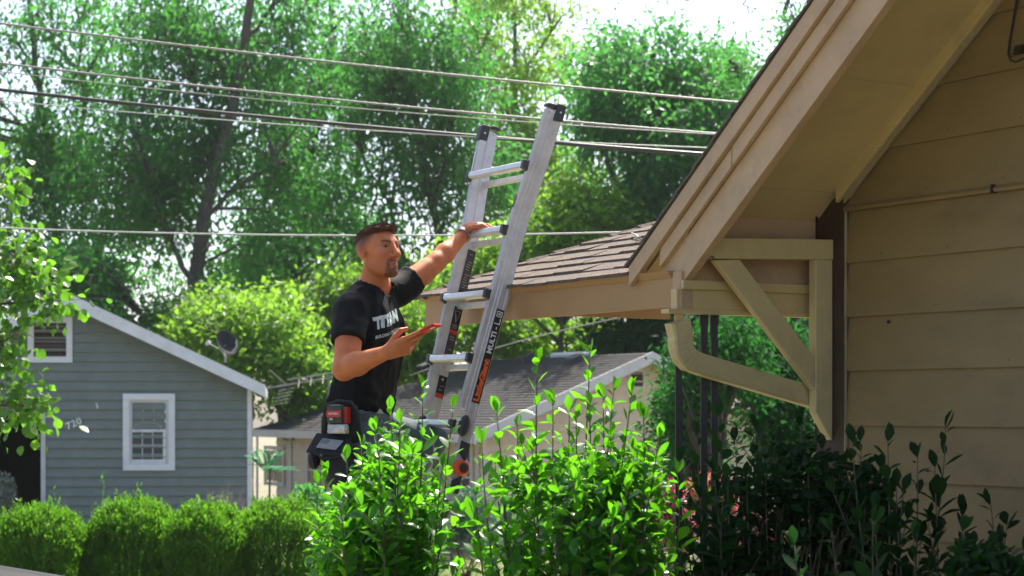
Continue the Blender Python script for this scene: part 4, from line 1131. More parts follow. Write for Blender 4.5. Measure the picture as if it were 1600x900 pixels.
socket_shade = np.exp(-(((al - .031) / .017) ** 2 + ((u + .001) / .008) ** 2)) * sstep(f, .06, .07); paint(socket_shade, (.20, .09, .06), .7)
hl = .046 + .030 * sstep(f, -.02, .05)            # hairline climbs towards the forehead
fade = sstep(u - hl, -.066, -.004) * sstep(-f, -.052, -.020)
back_ = sstep(-f, .055, .085) * sstep(u, -.055, .0)
topm = sstep(u, .070, .082) * sstep(-f, -.085, -.07)
temple = sstep(u, .052, .066) * sstep(-f, -.070, -.050)
paint(np.maximum(np.maximum(fade * .93, back_ * .9), np.maximum(topm, temple * .8)) * (.92 + .2 * nz), hairc, 1)
inner = np.exp(-(((f + .008) / .010) ** 2 + ((u + .002) / .018) ** 2)) * sstep(al, .070, .074); paint(inner, (.30, .10, .06), .7)  # shade of the ear hollow painted into the skin colour
kn = np.zeros(len(V))
M['skin'] = bpy.data.materials.new('skin'); M['skin'].use_nodes = True
nt = M['skin'].node_tree; b_ = nt.nodes['Principled BSDF']; at_ = nt.nodes.new('ShaderNodeAttribute'); at_.attribute_name = 'skin_colour'
nt.links.new(at_.outputs['Color'], b_.inputs['Base Color']); b_.inputs['Roughness'].default_value = .55; b_.inputs['Specular IOR Level'].default_value = .28
b_.inputs['Subsurface Weight'].default_value = .12; b_.inputs['Subsurface Radius'].default_value = (.012, .004, .002)
nz_ = nt.nodes.new('ShaderNodeTexNoise'); nz_.inputs['Scale'].default_value = 260; bp_ = nt.nodes.new('ShaderNodeBump'); bp_.inputs['Strength'].default_value = .15; bp_.inputs['Distance'].default_value = .003
nt.links.new(nz_.outputs['Fac'], bp_.inputs['Height']); nt.links.new(bp_.outputs[0], b_.inputs['Normal'])
FOOT = H(LUC, lad_n(.97) + .08, .97)
man = empty('person', FOOT, 'man in black t-shirt and jeans standing on the ladder, holding a red phone', 'person')
np_mesh('body', V, Q, M['skin'], man, smooth=True, color=col)

# eyes
M['eye_white'] = mat('eye_white', (.34, .29, .26), .25, .02); M['iris'] = mat('dark_iris', (.03, .018, .012), .15, .02)
for s_ in (-1, 1):
    c = hp(.0695, .031 * s_, -.003); r_ = .0112 * HS
    mb = MB(); mb.ball((0, 0, 0), 1, 0, 16, 12)
    gaze = (FH * .97 + LH * .0 + UH * .12).normalized(); e1_ = gaze.cross(Z).normalized(); e2_ = e1_.cross(gaze)
    mb.v = [tuple(c + (gaze * v[2] + e1_ * v[0] + e2_ * v[1]) * r_) for v in mb.v]
    mb.m = [1 if max(Vector(mb.v[i]).__sub__(c).dot(gaze) / r_ for i in f_) > .80 else 0 for f_ in mb.f]
    mb.build('eye', [M['eye_white'], M['iris']], man, smooth=True)

# hair on top: body of hair + short curved tufts
M['hair'] = mat('brown_hair', (.10, .040, .017), .6, .45, 60, spec=.2)
hs = SDF(tuple(np.array(HO) - .16), tuple(np.array(HO) + .17), .004)
hs.ell(hp(-.020, 0, .040), A3, np.array((.098, .072, .066)) * HS, .02); hs.ell(hp(.038, 0, .072), A3, np.array((.044, .054, .024)) * HS, .02)
def cutp(P):
    qq = (P - np.array(HO, np.float32)) / HS; ff = qq @ np.array(FH, np.float32); uu = qq @ np.array(UH, np.float32)
    lim = np.where(ff > 0, .050 + .016 * np.clip(ff / .06, 0, 1), .050 - .030 * np.clip(-ff / .09, 0, 1)); return (lim - uu) * HS
hs.region(np.array(HO) - .17, np.array(HO) + .18, cutp, .001, 'i')
Vh, Qh = hs.mesh(); nh = vnormals(Vh, Qh); Vh = Vh + nh * (vnoise(Vh * 60, 11) * .0030 + vnoise(Vh * 160, 2) * .001)[:, None]
hair = np_mesh('hair', Vh, Qh, M['hair'], man, smooth=True)
rg = np.random.default_rng(5); pick = rg.integers(0, len(Vh), 3600); mb = MB()
for i in pick:
    p = Vector(Vh[i]); n_ = Vector(nh[i]); qf = (p - HO).dot(FH) / HS; qu = (p - HO).dot(UH) / HS
    if n_.dot(UH) < -.2: continue
    L_ = (.006 + .007 * rg.random()) * (1.25 if qf > .02 and qu > .06 else (.75 if qu > .06 else .35))
    d_ = (n_ * .75 + FH * (.9 * rg.random() + .1) + UH * .1 + Vector(rg.normal(0, .35, 3))).normalized()
    c_ = p + d_ * L_ * .6; e_ = p + d_ * L_ + (FH * .6 + Vector(rg.normal(0, .5, 3)) * .6) * L_ * .35
    s1 = d_.cross(Vector(rg.normal(0, 1, 3))).normalized() * .0011; s2 = d_.cross(s1).normalized() * .0011
    a_ = p - n_ * .002
    mb.add([a_ + s1, a_ - s1 * .5 + s2, a_ - s1 * .5 - s2, c_ + s1 * .8, c_ - s1 * .4 + s2 * .8, c_ - s1 * .4 - s2 * .8, e_], [(0, 1, 4, 3), (1, 2, 5, 4), (2, 0, 3, 5), (3, 4, 6), (4, 5, 6), (5, 3, 6)])
mb.build('hair_tufts', M['hair'], man, kind='stuff')

# t-shirt
M['shirt'] = mat('black_cotton', (.0075, .008, .0085), .8, .15, 30, .25, 350, spec=.2)
ts = SDF((-1.02, 8.28, 1.72), (-.20, 9.30, 2.62), .0055)
torso(ts, .012, .014, top=.95)
tr_ = NEK - FT * .018 - AXT * .006
ts.cone(tr_, rS + Z * .006, .062, .072, .03); ts.cone(tr_, lS + Z * .004, .062, .072, .03)
rc = rS.lerp(rE, .50); lc = lS.lerp(lE, .36)
def sleeve(a, b, r1, r2, cut):
    a = np.array(a, np.float32); b = np.array(b, np.float32); ba = (b - a); L_ = np.linalg.norm(ba); ba = ba / L_
    def fn(P):
        t = (P - a) @ ba; tt = np.clip(t / L_, 0, 1); qv = P - a - (np.clip(t, 0, L_ + .1))[..., None] * ba
        return np.maximum(np.sqrt((qv * qv).sum(-1)) - (r1 + (r2 - r1) * tt), t - L_)
    ts.region(np.minimum(a, b) - .2, np.maximum(a, b) + .2, fn, .025)
sleeve(rS, rc + (rE - rS).normalized() * .012, .078, .080, rc); sleeve(lS, lc + (lE - lS).normalized() * .01, .074, .074, lc)
hem = np.array(PEL, np.float32) + np.array(AXT, np.float32) * .006
def hemcut(P):
    qv = P - hem; t = qv @ np.array(AXT, np.float32); la = qv @ np.array(LT, np.float32); fa = qv @ np.array(FT, np.float32)
    return -(t + .010 * np.sin(la * 30) + .008 * np.sin(fa * 35 + 1) - .06 * np.clip(-fa - .06, 0, .1) + .14 * np.clip(fa - .02, 0, .1))
ts.region(ts.lo, ts.lo + ts.n * ts.h, hemcut, .001, 'i')
# scooped neck opening
ts.cone(NEK + FT * .028 + AXT * .012, hp(-.010, 0, -.05), .066, .085, .006, 's')
Vt, Qt = ts.mesh(); Vt = relax(Vt, Qt, 2, .5); nt_ = vnormals(Vt, Qt)
tq = Vt - np.array(PEL); tz = tq @ np.array(AXT); tl = tq @ np.array(LT); tf = tq @ np.array(FT)
ang = np.arctan2(tl, tf)
# drape: long vertical folds, pull lines from the raised shoulder, bunching over the belt
fold = vnoise(np.stack([ang * 3.4, tz * 4.5, tl * 0], 1), 4) * .010 + vnoise(np.stack([ang * 7, tz * 7, tl * 2], 1), 9) * .0065
ra_ = ((tl - .02) * .80 + (tz - .30) * .55); pull = np.exp(-((ang - .55) / .55) ** 2) * sstep(tz, .16, .42) * (np.abs(((ang * 6.5 + tz * 2.2 + .15 * vnoise(Vt * 6, 3)) % 1.0) - .5) - .25) * .034
bunch = np.sin(tz * 105 + ang * 3 + vnoise(Vt * 9, 2) * 2.5) * .009 * sstep(.16 - tz, 0, .12) * (.5 + .5 * vnoise(np.stack([ang * 2, tz * 3, tl], 1), 8))
arm = sstep(np.abs(tl), .17, .22)
armf = vnoise(np.stack([Vt[:, 0] * 22, Vt[:, 1] * 22, Vt[:, 2] * 30], 1), 6) * .007
Vt = Vt + nt_ * np.maximum((fold + bunch) * (1 - arm) + pull * (1 - arm) + armf, -.0035)[:, None]
shirt = np_mesh('t_shirt', Vt, Qt, M['shirt'], man, smooth=True)
# print on the chest, laid onto the cloth
bvh = BVHTree.FromPolygons([tuple(v) for v in Vt], [tuple(int(i) for i in f_) for f_ in Qt])
M['print'] = mat('pale_mint_print', (.50, .62, .58), .7, .1, 60)
def print_on(txt, size, bold, zc, lc_, width, name, squash=1.0):
    vs, fs = text_mesh(txt, size, bold, 0, 1.06)
    xs_ = [v.x for v in vs]; k_ = width / (max(xs_) - min(xs_)); out = []
    # subdivide long text faces through bmesh so that the print follows the folds
    bm = bmesh.new(); bv_ = [bm.verts.new(v) for v in vs]
    for f_ in fs:
        try: bm.faces.new([bv_[i] for i in f_])
        except ValueError: pass
    bmesh.ops.triangulate(bm, faces=bm.faces[:])
    for _ in range(3):
        ed = [e for e in bm.edges if e.calc_length() * k_ > .008]
        if not ed: break
        bmesh.ops.subdivide_edges(bm, edges=ed, cuts=1, use_grid_fill=False); bmesh.ops.triangulate(bm, faces=[f_ for f_ in bm.faces if len(f_.verts) > 3])
    bm.verts.ensure_lookup_table(); bm.verts.index_update(); mb = MB(); pv = []
    for v in bm.verts:
        o_ = PEL + AXT * (zc + v.co.y * k_ * squash + v.co.x * k_ * .30) + LT * (lc_ + v.co.x * k_) + FT * .4
        hit_, n_, i_, d_ = bvh.ray_cast(o_, -FT)
        pv.append((hit_ + FT * .0022) if hit_ else o_ - FT * .27)
    mb.add(pv, [tuple(w.index for w in f_.verts) for f_ in bm.faces]); bm.free()
    return mb.build(name, M['print'], man)
print_on('TITAN', .1, .0085, .418, -.045, .195, 'shirt_print', 1.05)
print_on('BUILDING STRATEGY', .05, .0018, .357, -.045, .185, 'shirt_print', 1.1)

# pale undershirt band, belt and jeans, boots
M['under'] = mat('grey_white_cotton', (.50, .50, .50), .85, .08, 30, .2, 200)
us = SDF((-1.0, 8.5, 1.70), (-.38, 9.15, 1.95), .006); torso(us, .004, .006)
c0 = PEL + AXT * .03; c1 = PEL - AXT * .030
us.region(us.lo, us.lo + us.n * us.h, lambda P: np.maximum((P - np.array(c0, np.float32)) @ np.array(AXT, np.float32), -((P - np.array(c1, np.float32)) @ np.array(AXT, np.float32))), .001, 'i')
Vu, Qu = us.mesh(); nu_ = vnormals(Vu, Qu); Vu = Vu + nu_ * (vnoise(Vu * 28, 5) * .004)[:, None]; np_mesh('undershirt', Vu, Qu, M['under'], man, smooth=True)
M['jeans'] = mat('teal_grey_denim', (.085, .125, .135), .8, .22, 10, .4, 260, stain=(.16, .21, .22), stain_amt=.6, stain_scale=5)
M['belt'] = mat('brown_leather_belt', (.05, .03, .02), .5, .2, 20)
rH, lH = PEL - LT * .088 - AXT * .10, PEL + LT * .088 - AXT * .09
rFt = H(LUC + .10, lad_n(.97) + .06, 1.0); lFt = H(LUC - .10, lad_n(1.28) + .06, 1.31)
rA = rFt + Vector((0, 0, .07)) + N * .05; lA = lFt + Vector((0, 0, .07)) + N * .05
lK = at(672, 688, 9.08); rK = rH.lerp(rA, .5) - N * .05
js = SDF((-1.05, 8.3, .85), (-.10, 9.6, 1.90), .0065)
torso(js, .010, .012)
js.region(js.lo, js.lo + js.n * js.h, lambda P: ((P - np.array(PEL - AXT * .012, np.float32)) @ np.array(AXT, np.float32)), .001, 'i')
for h0, k0, a0 in ((rH, rK, rA), (lH, lK, lA)):
    js.cone(h0 + (h0 - PEL) * .05, k0, .108, .076, .035); js.cone(k0, k0.lerp(a0, .35), .074, .072, .025); js.cone(k0.lerp(a0, .35), a0, .072, .062, .02)
Vj, Qj = js.mesh(); Vj = relax(Vj, Qj, 2, .5); nj = vnormals(Vj, Qj)
wr = np.sin(Vj[:, 2] * 70 + Vj[:, 0] * 22 + vnoise(Vj * 7, 1) * 3) * .004 + vnoise(Vj * 16, 7) * .006; Vj = Vj + nj * wr[:, None]
np_mesh('jeans', Vj, Qj, M['jeans'], man, smooth=True)
# pocket seam on the near hip, following the cloth
bj = BVHTree.FromPolygons([tuple(v) for v in Vj], [tuple(int(i) for i in f_) for f_ in Qj])
M['seam'] = mat('pale_denim_seam', (.17, .22, .23), .8, .1)
for pts in (((592, 650), (586, 662), (575, 670), (562, 674)), ((590, 646), (570, 645), (556, 647)), ((596, 655), (590, 668), (577, 677), (562, 681))):
    P = []
    for px, py in pts:
        o_ = Vector((0, 0, CAMZ)); d_ = (at(px, py, 8.6) - o_).normalized(); hit_, n_, i_, dd = bj.ray_cast(o_, d_)
        if hit_: P.append(hit_ + n_ * .002)
    if len(P) > 1: MB().tube(P, .0035, 5).build('pocket_seam', M['seam'], man, smooth=True)
M['boot'] = mat('brown_work_boot', (.10, .06, .035), .7, .2, 20, .3, 100)
for a0, ft in ((rA, rFt), (lA, lFt)):
    bs_ = SDF(tuple(np.array(ft) - .24), tuple(np.array(ft) + (.24, .24, .26)), .007)
    bs_.cone(a0 + Z * .05, a0 - Z * .03, .058, .05, .02); bs_.cone(ft + N * .05 + Z * .012, ft - N * .13 + Z * .006, .042, .036, .03); bs_.cone(ft + N * .06 - Z * .005, ft - N * .14 - Z * .008, .03, .03, .01)
    Vb, Qb = bs_.mesh(); np_mesh('boot', Vb, Qb, M['boot'], man, smooth=True)
# watch on the left wrist
wt_ = empty('watch', (0, 0, 0)); wt_.parent = man
wc = lE.lerp(lW, .90); wd = (lW - lE).normalized(); w1 = wd.cross(Z).normalized(); w2 = w1.cross(wd)
M['steel'] = mat('steel_band', (.40, .42, .42), .3, .25, 200, metal=.8)
mb = MB(); k = 30
ring = lambda off, r_: [wc + wd * off + (w1 * math.cos(2 * math.pi * j / k) + w2 * math.sin(2 * math.pi * j / k)) * r_ for j in range(k)]
rings = [ring(-.011, .034), ring(-.011, .0415), ring(.011, .0395), ring(.011, .032)]
mb.add([p for r in rings for p in r], [(i * k + j, i * k + (j + 1) % k, ((i + 1) % 4) * k + (j + 1) % k, ((i + 1) % 4) * k + j) for i in range(4) for j in range(k)])
mb.build('band', M['steel'], wt_)
wf = (w2 * .75 - w1 * .4).normalized() if w2.z > 0 else (-w2 * .75 - w1 * .4).normalized()
MB().tube([wc + wf * .034, wc + wf * .0475], [.018, .016], 20).build('case', M['steel'], wt_)

# phone in the right hand
M['red_case'] = mat('red_phone_case', (.60, .022, .010), .5, .05, spec=.2); M['screen'] = glass('phone_screen', (.02, .02, .022), .08)
pa = (at(684, 514, 8.20) - at(638, 536, 8.265)); pa.normalize()
pw = (Vector((.10, .95, -.12)) - pa * pa.dot(Vector((.10, .95, -.12)))).normalized(); pnm = pa.cross(pw).normalized()
if pnm.z < 0: pnm = -pnm
pcen = at(660, 523.5, 8.24) + pw * .026 + pnm * .018
ph = empty('phone', pcen, 'red cased phone held up in the man\'s near hand', 'phone')
mb = MB(); mb.box(pcen, pa * .074, pw * .036, pnm * .0058); mb.build('case', M['red_case'], ph, bevel=.004)
mb = MB(); mb.box(pcen + pnm * .0062, pa * .069, pw * .032, pnm * .0008); mb.build('screen', M['screen'], ph)
mb = MB(); mb.box(pcen + pa * .052 - pw * .018 - pnm * .0065, pa * .012, pw * .012, pnm * .0012); mb.build('camera_block', M['screen'], ph, bevel=.001)
# black tool pouch on the near hip
M['nylon'] = mat('black_nylon', (.012, .012, .013), .6, .25, 25, .4, 220, spec=.4); M['web'] = mat('black_webbing', (.018, .018, .019), .75, .2, 60, .5, 300); M['patch'] = mat('grey_flag_patch', (.42, .41, .40), .8, .06, 40); M['patch_dark'] = mat('dark_flag_canton', (.20, .20, .205), .8, .1)
DP = 8.47
X_ = unit(.88, -.475, 0)      # along the pouch front, facing the camera's left-front
NP = Z.cross(X_) * -1          # out of the hip
if NP.y > 0: NP = -NP
T3 = lambda px, py, o=0.0: at(px, py, DP) + NP * o
tp = empty('tool_pouch', T3(530, 760), "black nylon tool pouch with grey flag patch on the man's hip", 'tool pouch')
ps = SDF(tuple(np.array(T3(530, 690)) - (.2, .2, .24)), tuple(np.array(T3(530, 690)) + (.2, .25, .16)), .005)
pc_ = T3(532, 712, -.01)
ps.ell(pc_, (X_, NP, Z), (.092, .066, .105), .02); ps.ell(T3(530, 735, -.01), (X_, NP, Z), (.080, .058, .10), .03); ps.ell(T3(535, 745, .02), (X_, NP, Z), (.058, .05, .06), .03)
ps.region(ps.lo, ps.lo + ps.n * ps.h, lambda P: ((P - np.array(T3(532, 690), np.float32)) @ (np.array(Z + NP * .35, np.float32))), .001, 'i')
ps.ell(T3(532, 684, -.015), (X_, NP, Z), (.075, .050, .06), .006, 's')
Vp, Qp = ps.mesh(); Vp = relax(Vp, Qp, 1, .5); np_ = vnormals(Vp, Qp); Vp = Vp + np_ * (vnoise(Vp * 30, 4) * .004 + vnoise(Vp * 80, 4) * .0015)[:, None]
np_mesh('bag', Vp, Qp, M['nylon'], tp, smooth=True)
# top flap with the flag, back loop frame, side pocket, straps
def quadbox(p, q, r, s, vec, name, m, par, bevel=.003): mb = MB(); mb.prism([p, q, r, s], vec); return mb.build(name, m, par, bevel=bevel)
fl = [T3(498, 676, .02), T3(556, 682, .02), T3(551, 714, .085), T3(494, 706, .085)]
quadbox(*fl, -(NP * .012), 'flap', M['nylon'], tp, .004)
mb = MB(); a_, b_, c_, d_ = [T3(513, 685, .043), T3(545, 689, .043), T3(538.5, 703, .070), T3(507.5, 699, .070)]
off_ = (b_ - a_).cross(d_ - a_).normalized(); off_ = off_ if off_.dot(NP) > 0 else -off_
fpch = empty('flag_patch', (0, 0, 0)); fpch.parent = tp
L_ = lambda s, t: a_.lerp(b_, s).lerp(d_.lerp(c_, s), t)
quadbox(a_, b_, c_, d_, off_ * .004, 'cloth', M['patch'], fpch, .0008)
mb = MB()
for i in range(7):
    t0, t1 = (i + .35) / 7, (i + .75) / 7; s0 = .44 if i < 4 else .03
    if i == 0: t0 = .08
    mb.prism([L_(s0, t0) + off_ * .0042, L_(.97, t0) + off_ * .0042, L_(.97, t1) + off_ * .0042, L_(s0, t1) + off_ * .0042], off_ * .0006)
mb.build('stripes', mat('grey_flag_stripe', (.30, .295, .29), .8, .08), fpch, kind='stuff')
mb = MB(); mb.prism([L_(.03, .06) + off_ * .0042, L_(.42, .06) + off_ * .0042, L_(.42, .54) + off_ * .0042, L_(.03, .54) + off_ * .0042], off_ * .0009); mb.build('canton', M['patch_dark'], fpch)
for pts, r_ in (([T3(505, 690, .0), T3(508, 655, .0), T3(514, 634, .005), T3(530, 628, .01), T3(550, 630, .01), T3(559, 645, .005), T3(562, 690, 0)], .020),):
    MB().tube(pts, [r_ * .8, r_, r_, r_, r_, r_, r_ * .8], 10, flat=.6).build('belt_loop', M['web'], tp, smooth=True)
MB().box(T3(533, 668, -.03), X_ * .065, NP * .008, Z * .10).build('back_panel', M['nylon'], tp, bevel=.008)
mb = MB(); mb.ball((0, 0, 0), 1, 0, 16, 10); c = T3(491, 718, .0); mb.v = [tuple(c + X_ * v[0] * .028 + NP * v[1] * .03 + Z * v[2] * .045) for v in mb.v]; mb.build('side_pocket', M['nylon'], tp, smooth=True)
for pts in ([(500, 690), (498, 712), (504, 735)], [(560, 690), (562, 715), (556, 740)], [(512, 726), (530, 731), (550, 728)]):
    MB().tube([T3(px, py, .060 if k_ != 2 else .055) for k_, (px, py) in enumerate(pts)], .007, 6, flat=.5).build('strap', M['web'], tp, smooth=True)
MB().tube([T3(508, 706, .085), T3(522, 716, .088), T3(548, 714, .088)], .006, 6).build('zip', M['web'], tp, smooth=True)
# tape measure sitting in the pouch opening
M['tm_body'] = mat('dark_chrome_tape_case', (.06, .055, .05), .25, .2, 20, metal=.5); M['tm_red'] = mat('red_tape_case', (.55, .02, .02), .4, .05); M['tm_silver'] = mat('crumpled_silver_foil', (.45, .44, .42), .25, .2, 30, .8, 30, metal=.8)
tmc = T3(531, 651, .035)
tm = empty('tape_measure', T3(530, 675, .03), 'black and red tape measure tucked into the pouch top', 'tape measure')
def rbox(px0, px1, py0, py1, o, th, name, m, bev): 
    a = T3((px0 + px1) / 2, (py0 + py1) / 2, o); mb = MB(); mb.box(a, X_ * ((px1 - px0) / 2 / F * DP / .88), NP * th, Z * ((py1 - py0) / 2 / F * DP)); return mb.build(name, m, tm, bevel=bev)
rbox(520, 546, 632, 662, .035, .022, 'case', M['tm_body'], .012); rbox(544, 551, 636, 662, .033, .023, 'side', M['tm_red'], .006)
rbox(521, 544, 641.5, 651.5, .0575, .002, 'label', M['tm_red'], .001); rbox(526, 531.5, 653, 656.5, .0575, .001, 'badge', M['patch'], 0)
mb = MB(); vs, fs = text_mesh('CRAFTSMAN', .05, .001)
xs_ = [v.x for v in vs]; k_ = .052 / (max(xs_) - min(xs_)); c = T3(532.5, 646.5, .0602); mb.add([c + X_ * v.x * k_ + Z * v.y * k_ * 1.5 for v in vs], fs); mb.build('label_print', M['white_print'], tm)
rbox(520, 549, 662, 678, .03, .02, 'clip', M['tm_silver'], .006)
# ------------------------------------------------------------------ vegetation
M['bark'] = mat('grey_brown_bark', (.10, .082, .066), .9, .3, 9, .8, 25, stretch=(1, 1, .3))
M['bark_dark'] = mat('dark_bark', (.06, .048, .038), .9, .3, 9, .8, 25, stretch=(1, 1, .3))
M['stem'] = mat('green_brown_stem', (.09, .075, .035), .7, .25, 40)
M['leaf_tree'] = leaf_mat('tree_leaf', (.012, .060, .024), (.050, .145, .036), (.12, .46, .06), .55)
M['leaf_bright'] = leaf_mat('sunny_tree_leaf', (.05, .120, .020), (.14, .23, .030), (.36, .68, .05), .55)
M['leaf_ever'] = leaf_mat('deep_green_leaf', (.018, .065, .032), (.05, .14, .04), (.14, .50, .08), .55, rough=.35)
M['leaf_dark'] = leaf_mat('shaded_tree_leaf', (.012, .042, .018), (.035, .10, .03), (.045, .24, .03), .4, rough=.7, spec=.12)  # tree leaf darkened: the shade under the brace is in its colour
M['leaf_hedge'] = leaf_mat('hedge_leaf', (.022, .065, .012), (.080, .16, .020), (.20, .50, .02), .5, rough=.4)
M['leaf_near'] = leaf_mat('glossy_shrub_leaf', (.011, .060, .012), (.045, .145, .016), (.20, .64, .014), .5, rough=.24, spec=.5, rand_obj=True)
M['leaf_near_s'] = leaf_mat('glossy_shrub_leaf_mass', (.011, .060, .012), (.045, .145, .016), (.20, .64, .014), .5, rough=.24, spec=.5)
M['leaf_shade'] = leaf_mat('shaded_shrub_leaf', (.006, .023, .008), (.018, .048, .012), (.025, .12, .014), .3, rough=.6, spec=.12, rand_obj=True)  # shrub leaf darkened to carry the house's shade in its colour
M['leaf_shade_s'] = leaf_mat('shaded_shrub_leaf_mass', (.006, .023, .008), (.018, .048, .012), (.025, .12, .014), .3, rough=.6, spec=.12)  # same shade-darkened colour for the merged leaves
M['leaf_round'] = leaf_mat('round_tree_leaf', (.03, .09, .015), (.10, .20, .025), (.18, .46, .025), .5, rough=.35, spec=.5, rand_obj=True)
M['leaf_round_s'] = leaf_mat('round_tree_leaf_mass', (.03, .09, .015), (.10, .20, .025), (.18, .46, .025), .5, rough=.35, spec=.5)
M['leaf_pink'] = leaf_mat('pink_new_leaf', (.30, .030, .05), (.62, .30, .30), (.70, .10, .14), .45)
M['leaf_yellow'] = leaf_mat('yellowing_leaf', (.55, .20, .01), (.70, .42, .02), (.85, .40, .01), .5)
M['leaf_silver'] = leaf_mat('silvery_leaf', (.10, .13, .11), (.22, .25, .22), (.12, .2, .12), .3)
M['leaf_frond'] = leaf_mat('blue_green_frond', (.02, .10, .05), (.05, .19, .08), (.05, .38, .12), .45)
M['grass'] = leaf_mat('grass_blade', (.05, .10, .015), (.14, .22, .03), (.25, .42, .04), .4)

def unitrows(a): return a / (np.linalg.norm(a, axis=1)[:, None] + 1e-9)
def leaf_quads(P, D, Wd, L, W, rng):
    """kite-shaped leaves folded along the midrib: 4 verts, 1 quad"""
    D = unitrows(D); S_ = unitrows(np.cross(D, Wd)); Nn = np.cross(S_, D)
    L = L[:, None]; W = W[:, None]
    a = P; b = P + D * L * .45 + S_ * W * .5 + Nn * W * .12; c = P + D * L; d = P + D * L * .45 - S_ * W * .5 + Nn * W * .12
    V = np.stack([a, b, c, d], 1).reshape(-1, 3); Q = np.arange(len(V)).reshape(-1, 4)
    return V, Q
def lens(cx, cy, rx, ry, d, dd):
    """ellipsoid seen at that photo place and distance, with its own depth"""
    k = F / d; return (np.array(at(cx, cy, d)), np.array((rx / k, dd, ry / k)))
def crown_points(ells, n, rng, gap=.15, gscale=.55, hollow=.35, seed=1):
    vol = np.array([e[1].prod() for e in ells]) ** .8; pr = vol / vol.sum(); out = []; tot = 0
    while tot < n:
        m = n; i = rng.choice(len(ells), m, p=pr); q = rng.normal(0, 1, (m, 3)); q = unitrows(q) * (rng.random(m) ** (.45))[:, None]
        c = np.array([e[0] for e in ells])[i]; r = np.array([e[1] for e in ells])[i]
        p = c + q * r
        keep = vnoise(p * gscale, seed) * .6 + vnoise(p * gscale * 2.3, seed + 9) * .4 > gap - .25
        p = p[keep]; out.append(p); tot += len(p)
    return np.concatenate(out)[:n]

def tree(name, label, trunk, limbs, ells, mat_leaf, nclump, per, L, W, seed, group=None, spread=.42, droop=.5, bark='bark', gap=.12, gscale=.5, twigs=40, r0=.2, kid=None):
    """trunk, limbs: lists of (points, r_start, r_end); ells: ellipsoids of the crown"""
    rng = np.random.default_rng(seed)
    base = Vector(trunk[0]); base.z = gz(base.x, base.y)
    t = empty(name, base, label, 'tree', group)
    def smooth_path(pts, jit):
        pts = [Vector(p) for p in pts]; out = []
        for i in range(len(pts) - 1):
            p0 = pts[max(i - 1, 0)]; p1 = pts[i]; p2 = pts[i + 1]; p3 = pts[min(i + 2, len(pts) - 1)]
            for k in range(5):
                s = k / 5; q = .5 * ((2 * p1) + (p2 - p0) * s + (2 * p0 - 5 * p1 + 4 * p2 - p3) * s * s + (3 * p1 - p0 - 3 * p2 + p3) * s ** 3)
                out.append(q + Vector(rng.normal(0, jit, 3)))
        out.append(pts[-1]); return out
    tb = [base - Z * .2] + [Vector(p) for p in trunk[0 if Vector(trunk[0]).z > base.z + .3 else 1:]]
    path = smooth_path(tb, .03); mb = MB(); n = len(path)
    mb.tube(path, [r0 * (1 - .72 * i / n) * (1 + .25 * max(0, 1 - i / 4)) for i in range(n)], 9)
    allp = list(path)
    for pts, ra, rb in limbs:
        p_ = smooth_path(pts, .05); m = len(p_); mb.tube(p_, [ra + (rb - ra) * i / m for i in range(m)], 6); allp += p_
    C = crown_points(ells, nclump, rng, gap, gscale, seed=seed)
    AP = np.array([tuple(p) for p in allp])
    for j in rng.choice(len(C), min(twigs, len(C)), replace=False):      # thin branches carrying the clumps
        c = C[j]; dd = np.linalg.norm(AP - c - np.array((0, 0, -1.0)), axis=1) + .8 * np.maximum(0, AP[:, 2] - c[2]); k = int(dd.argmin()); a = Vector(AP[k]); b = Vector(c)
        if (b - a).length > 5.5: continue
        mid = a.lerp(b, .5) + Vector((0, 0, .12 * (b - a).length)) + Vector(rng.normal(0, .12, 3)); mb.tube([a, a.lerp(mid, .6), mid, mid.lerp(b, .55) , b], [.06, .046, .034, .02, .008], 5)
    mb.build('trunk', M[bark], t, smooth=True)
    n = nclump * per
    ci = np.repeat(np.arange(nclump), per)
    sz = (.6 + .8 * rng.random(nclump))[ci]
    off = rng.normal(0, 1, (n, 3)) * np.array((spread, spread, spread * .8)) * sz[:, None]
    P = C[ci] + off
    P[:, 2] -= droop * .5 * (off[:, 0] ** 2 + off[:, 1] ** 2) / max(spread, .05)
    D = rng.normal(0, 1, (n, 3)) + off / spread * .4; D[:, 2] -= droop * 1.6
    Wd = rng.normal(0, .8, (n, 3)) + np.array((0, 0, 1.0))
    Ls = L * (.65 + .7 * rng.random(n)); Ws = W * (.65 + .7 * rng.random(n))
    V, Q = leaf_quads(P, D, Wd, Ls, Ws, rng)
    tint = np.clip(.5 + .22 * rng.normal(0, 1, nclump)[ci] + .18 * rng.normal(0, 1, n), 0, 1)
    np_mesh('crown', V, Q, M[mat_leaf], t, tint=np.repeat(tint, 4))
    return t
def E_(d, dd, *l): return [lens(a, b, c, e, d, dd) for a, b, c, e in l]
def TP(d, *l): return [at(a, b, d + (i % 3 - 1) * .25) for i, (a, b) in enumerate(l)]
G = 'tall trees behind the houses'
tree('shade_tree', 'tall tree with thick forked trunk rising behind the grey house near the dish', TP(54.6, (292, 620), (296, 540), (305, 440), (318, 340), (345, 230), (375, 110), (395, -40), (400, -200)),
     [(TP(54.6, (303, 445), (270, 388), (245, 320), (215, 220)), .10, .03), (TP(54.6, (318, 345), (370, 290), (430, 250), (500, 150)), .08, .025), (TP(56, (345, 232), (310, 150), (290, 40)), .08, .03), (TP(56, (385, 60), (430, 0), (470, -80)), .07, .02)],
     E_(56, 2.6, (330, 30, 190, 130), (240, 250, 140, 130), (430, 240, 130, 130), (340, 420, 120, 70)), 'leaf_tree', 470, 62, .23, .09, 11, G, droop=.8, gap=.22, r0=.29, twigs=110)
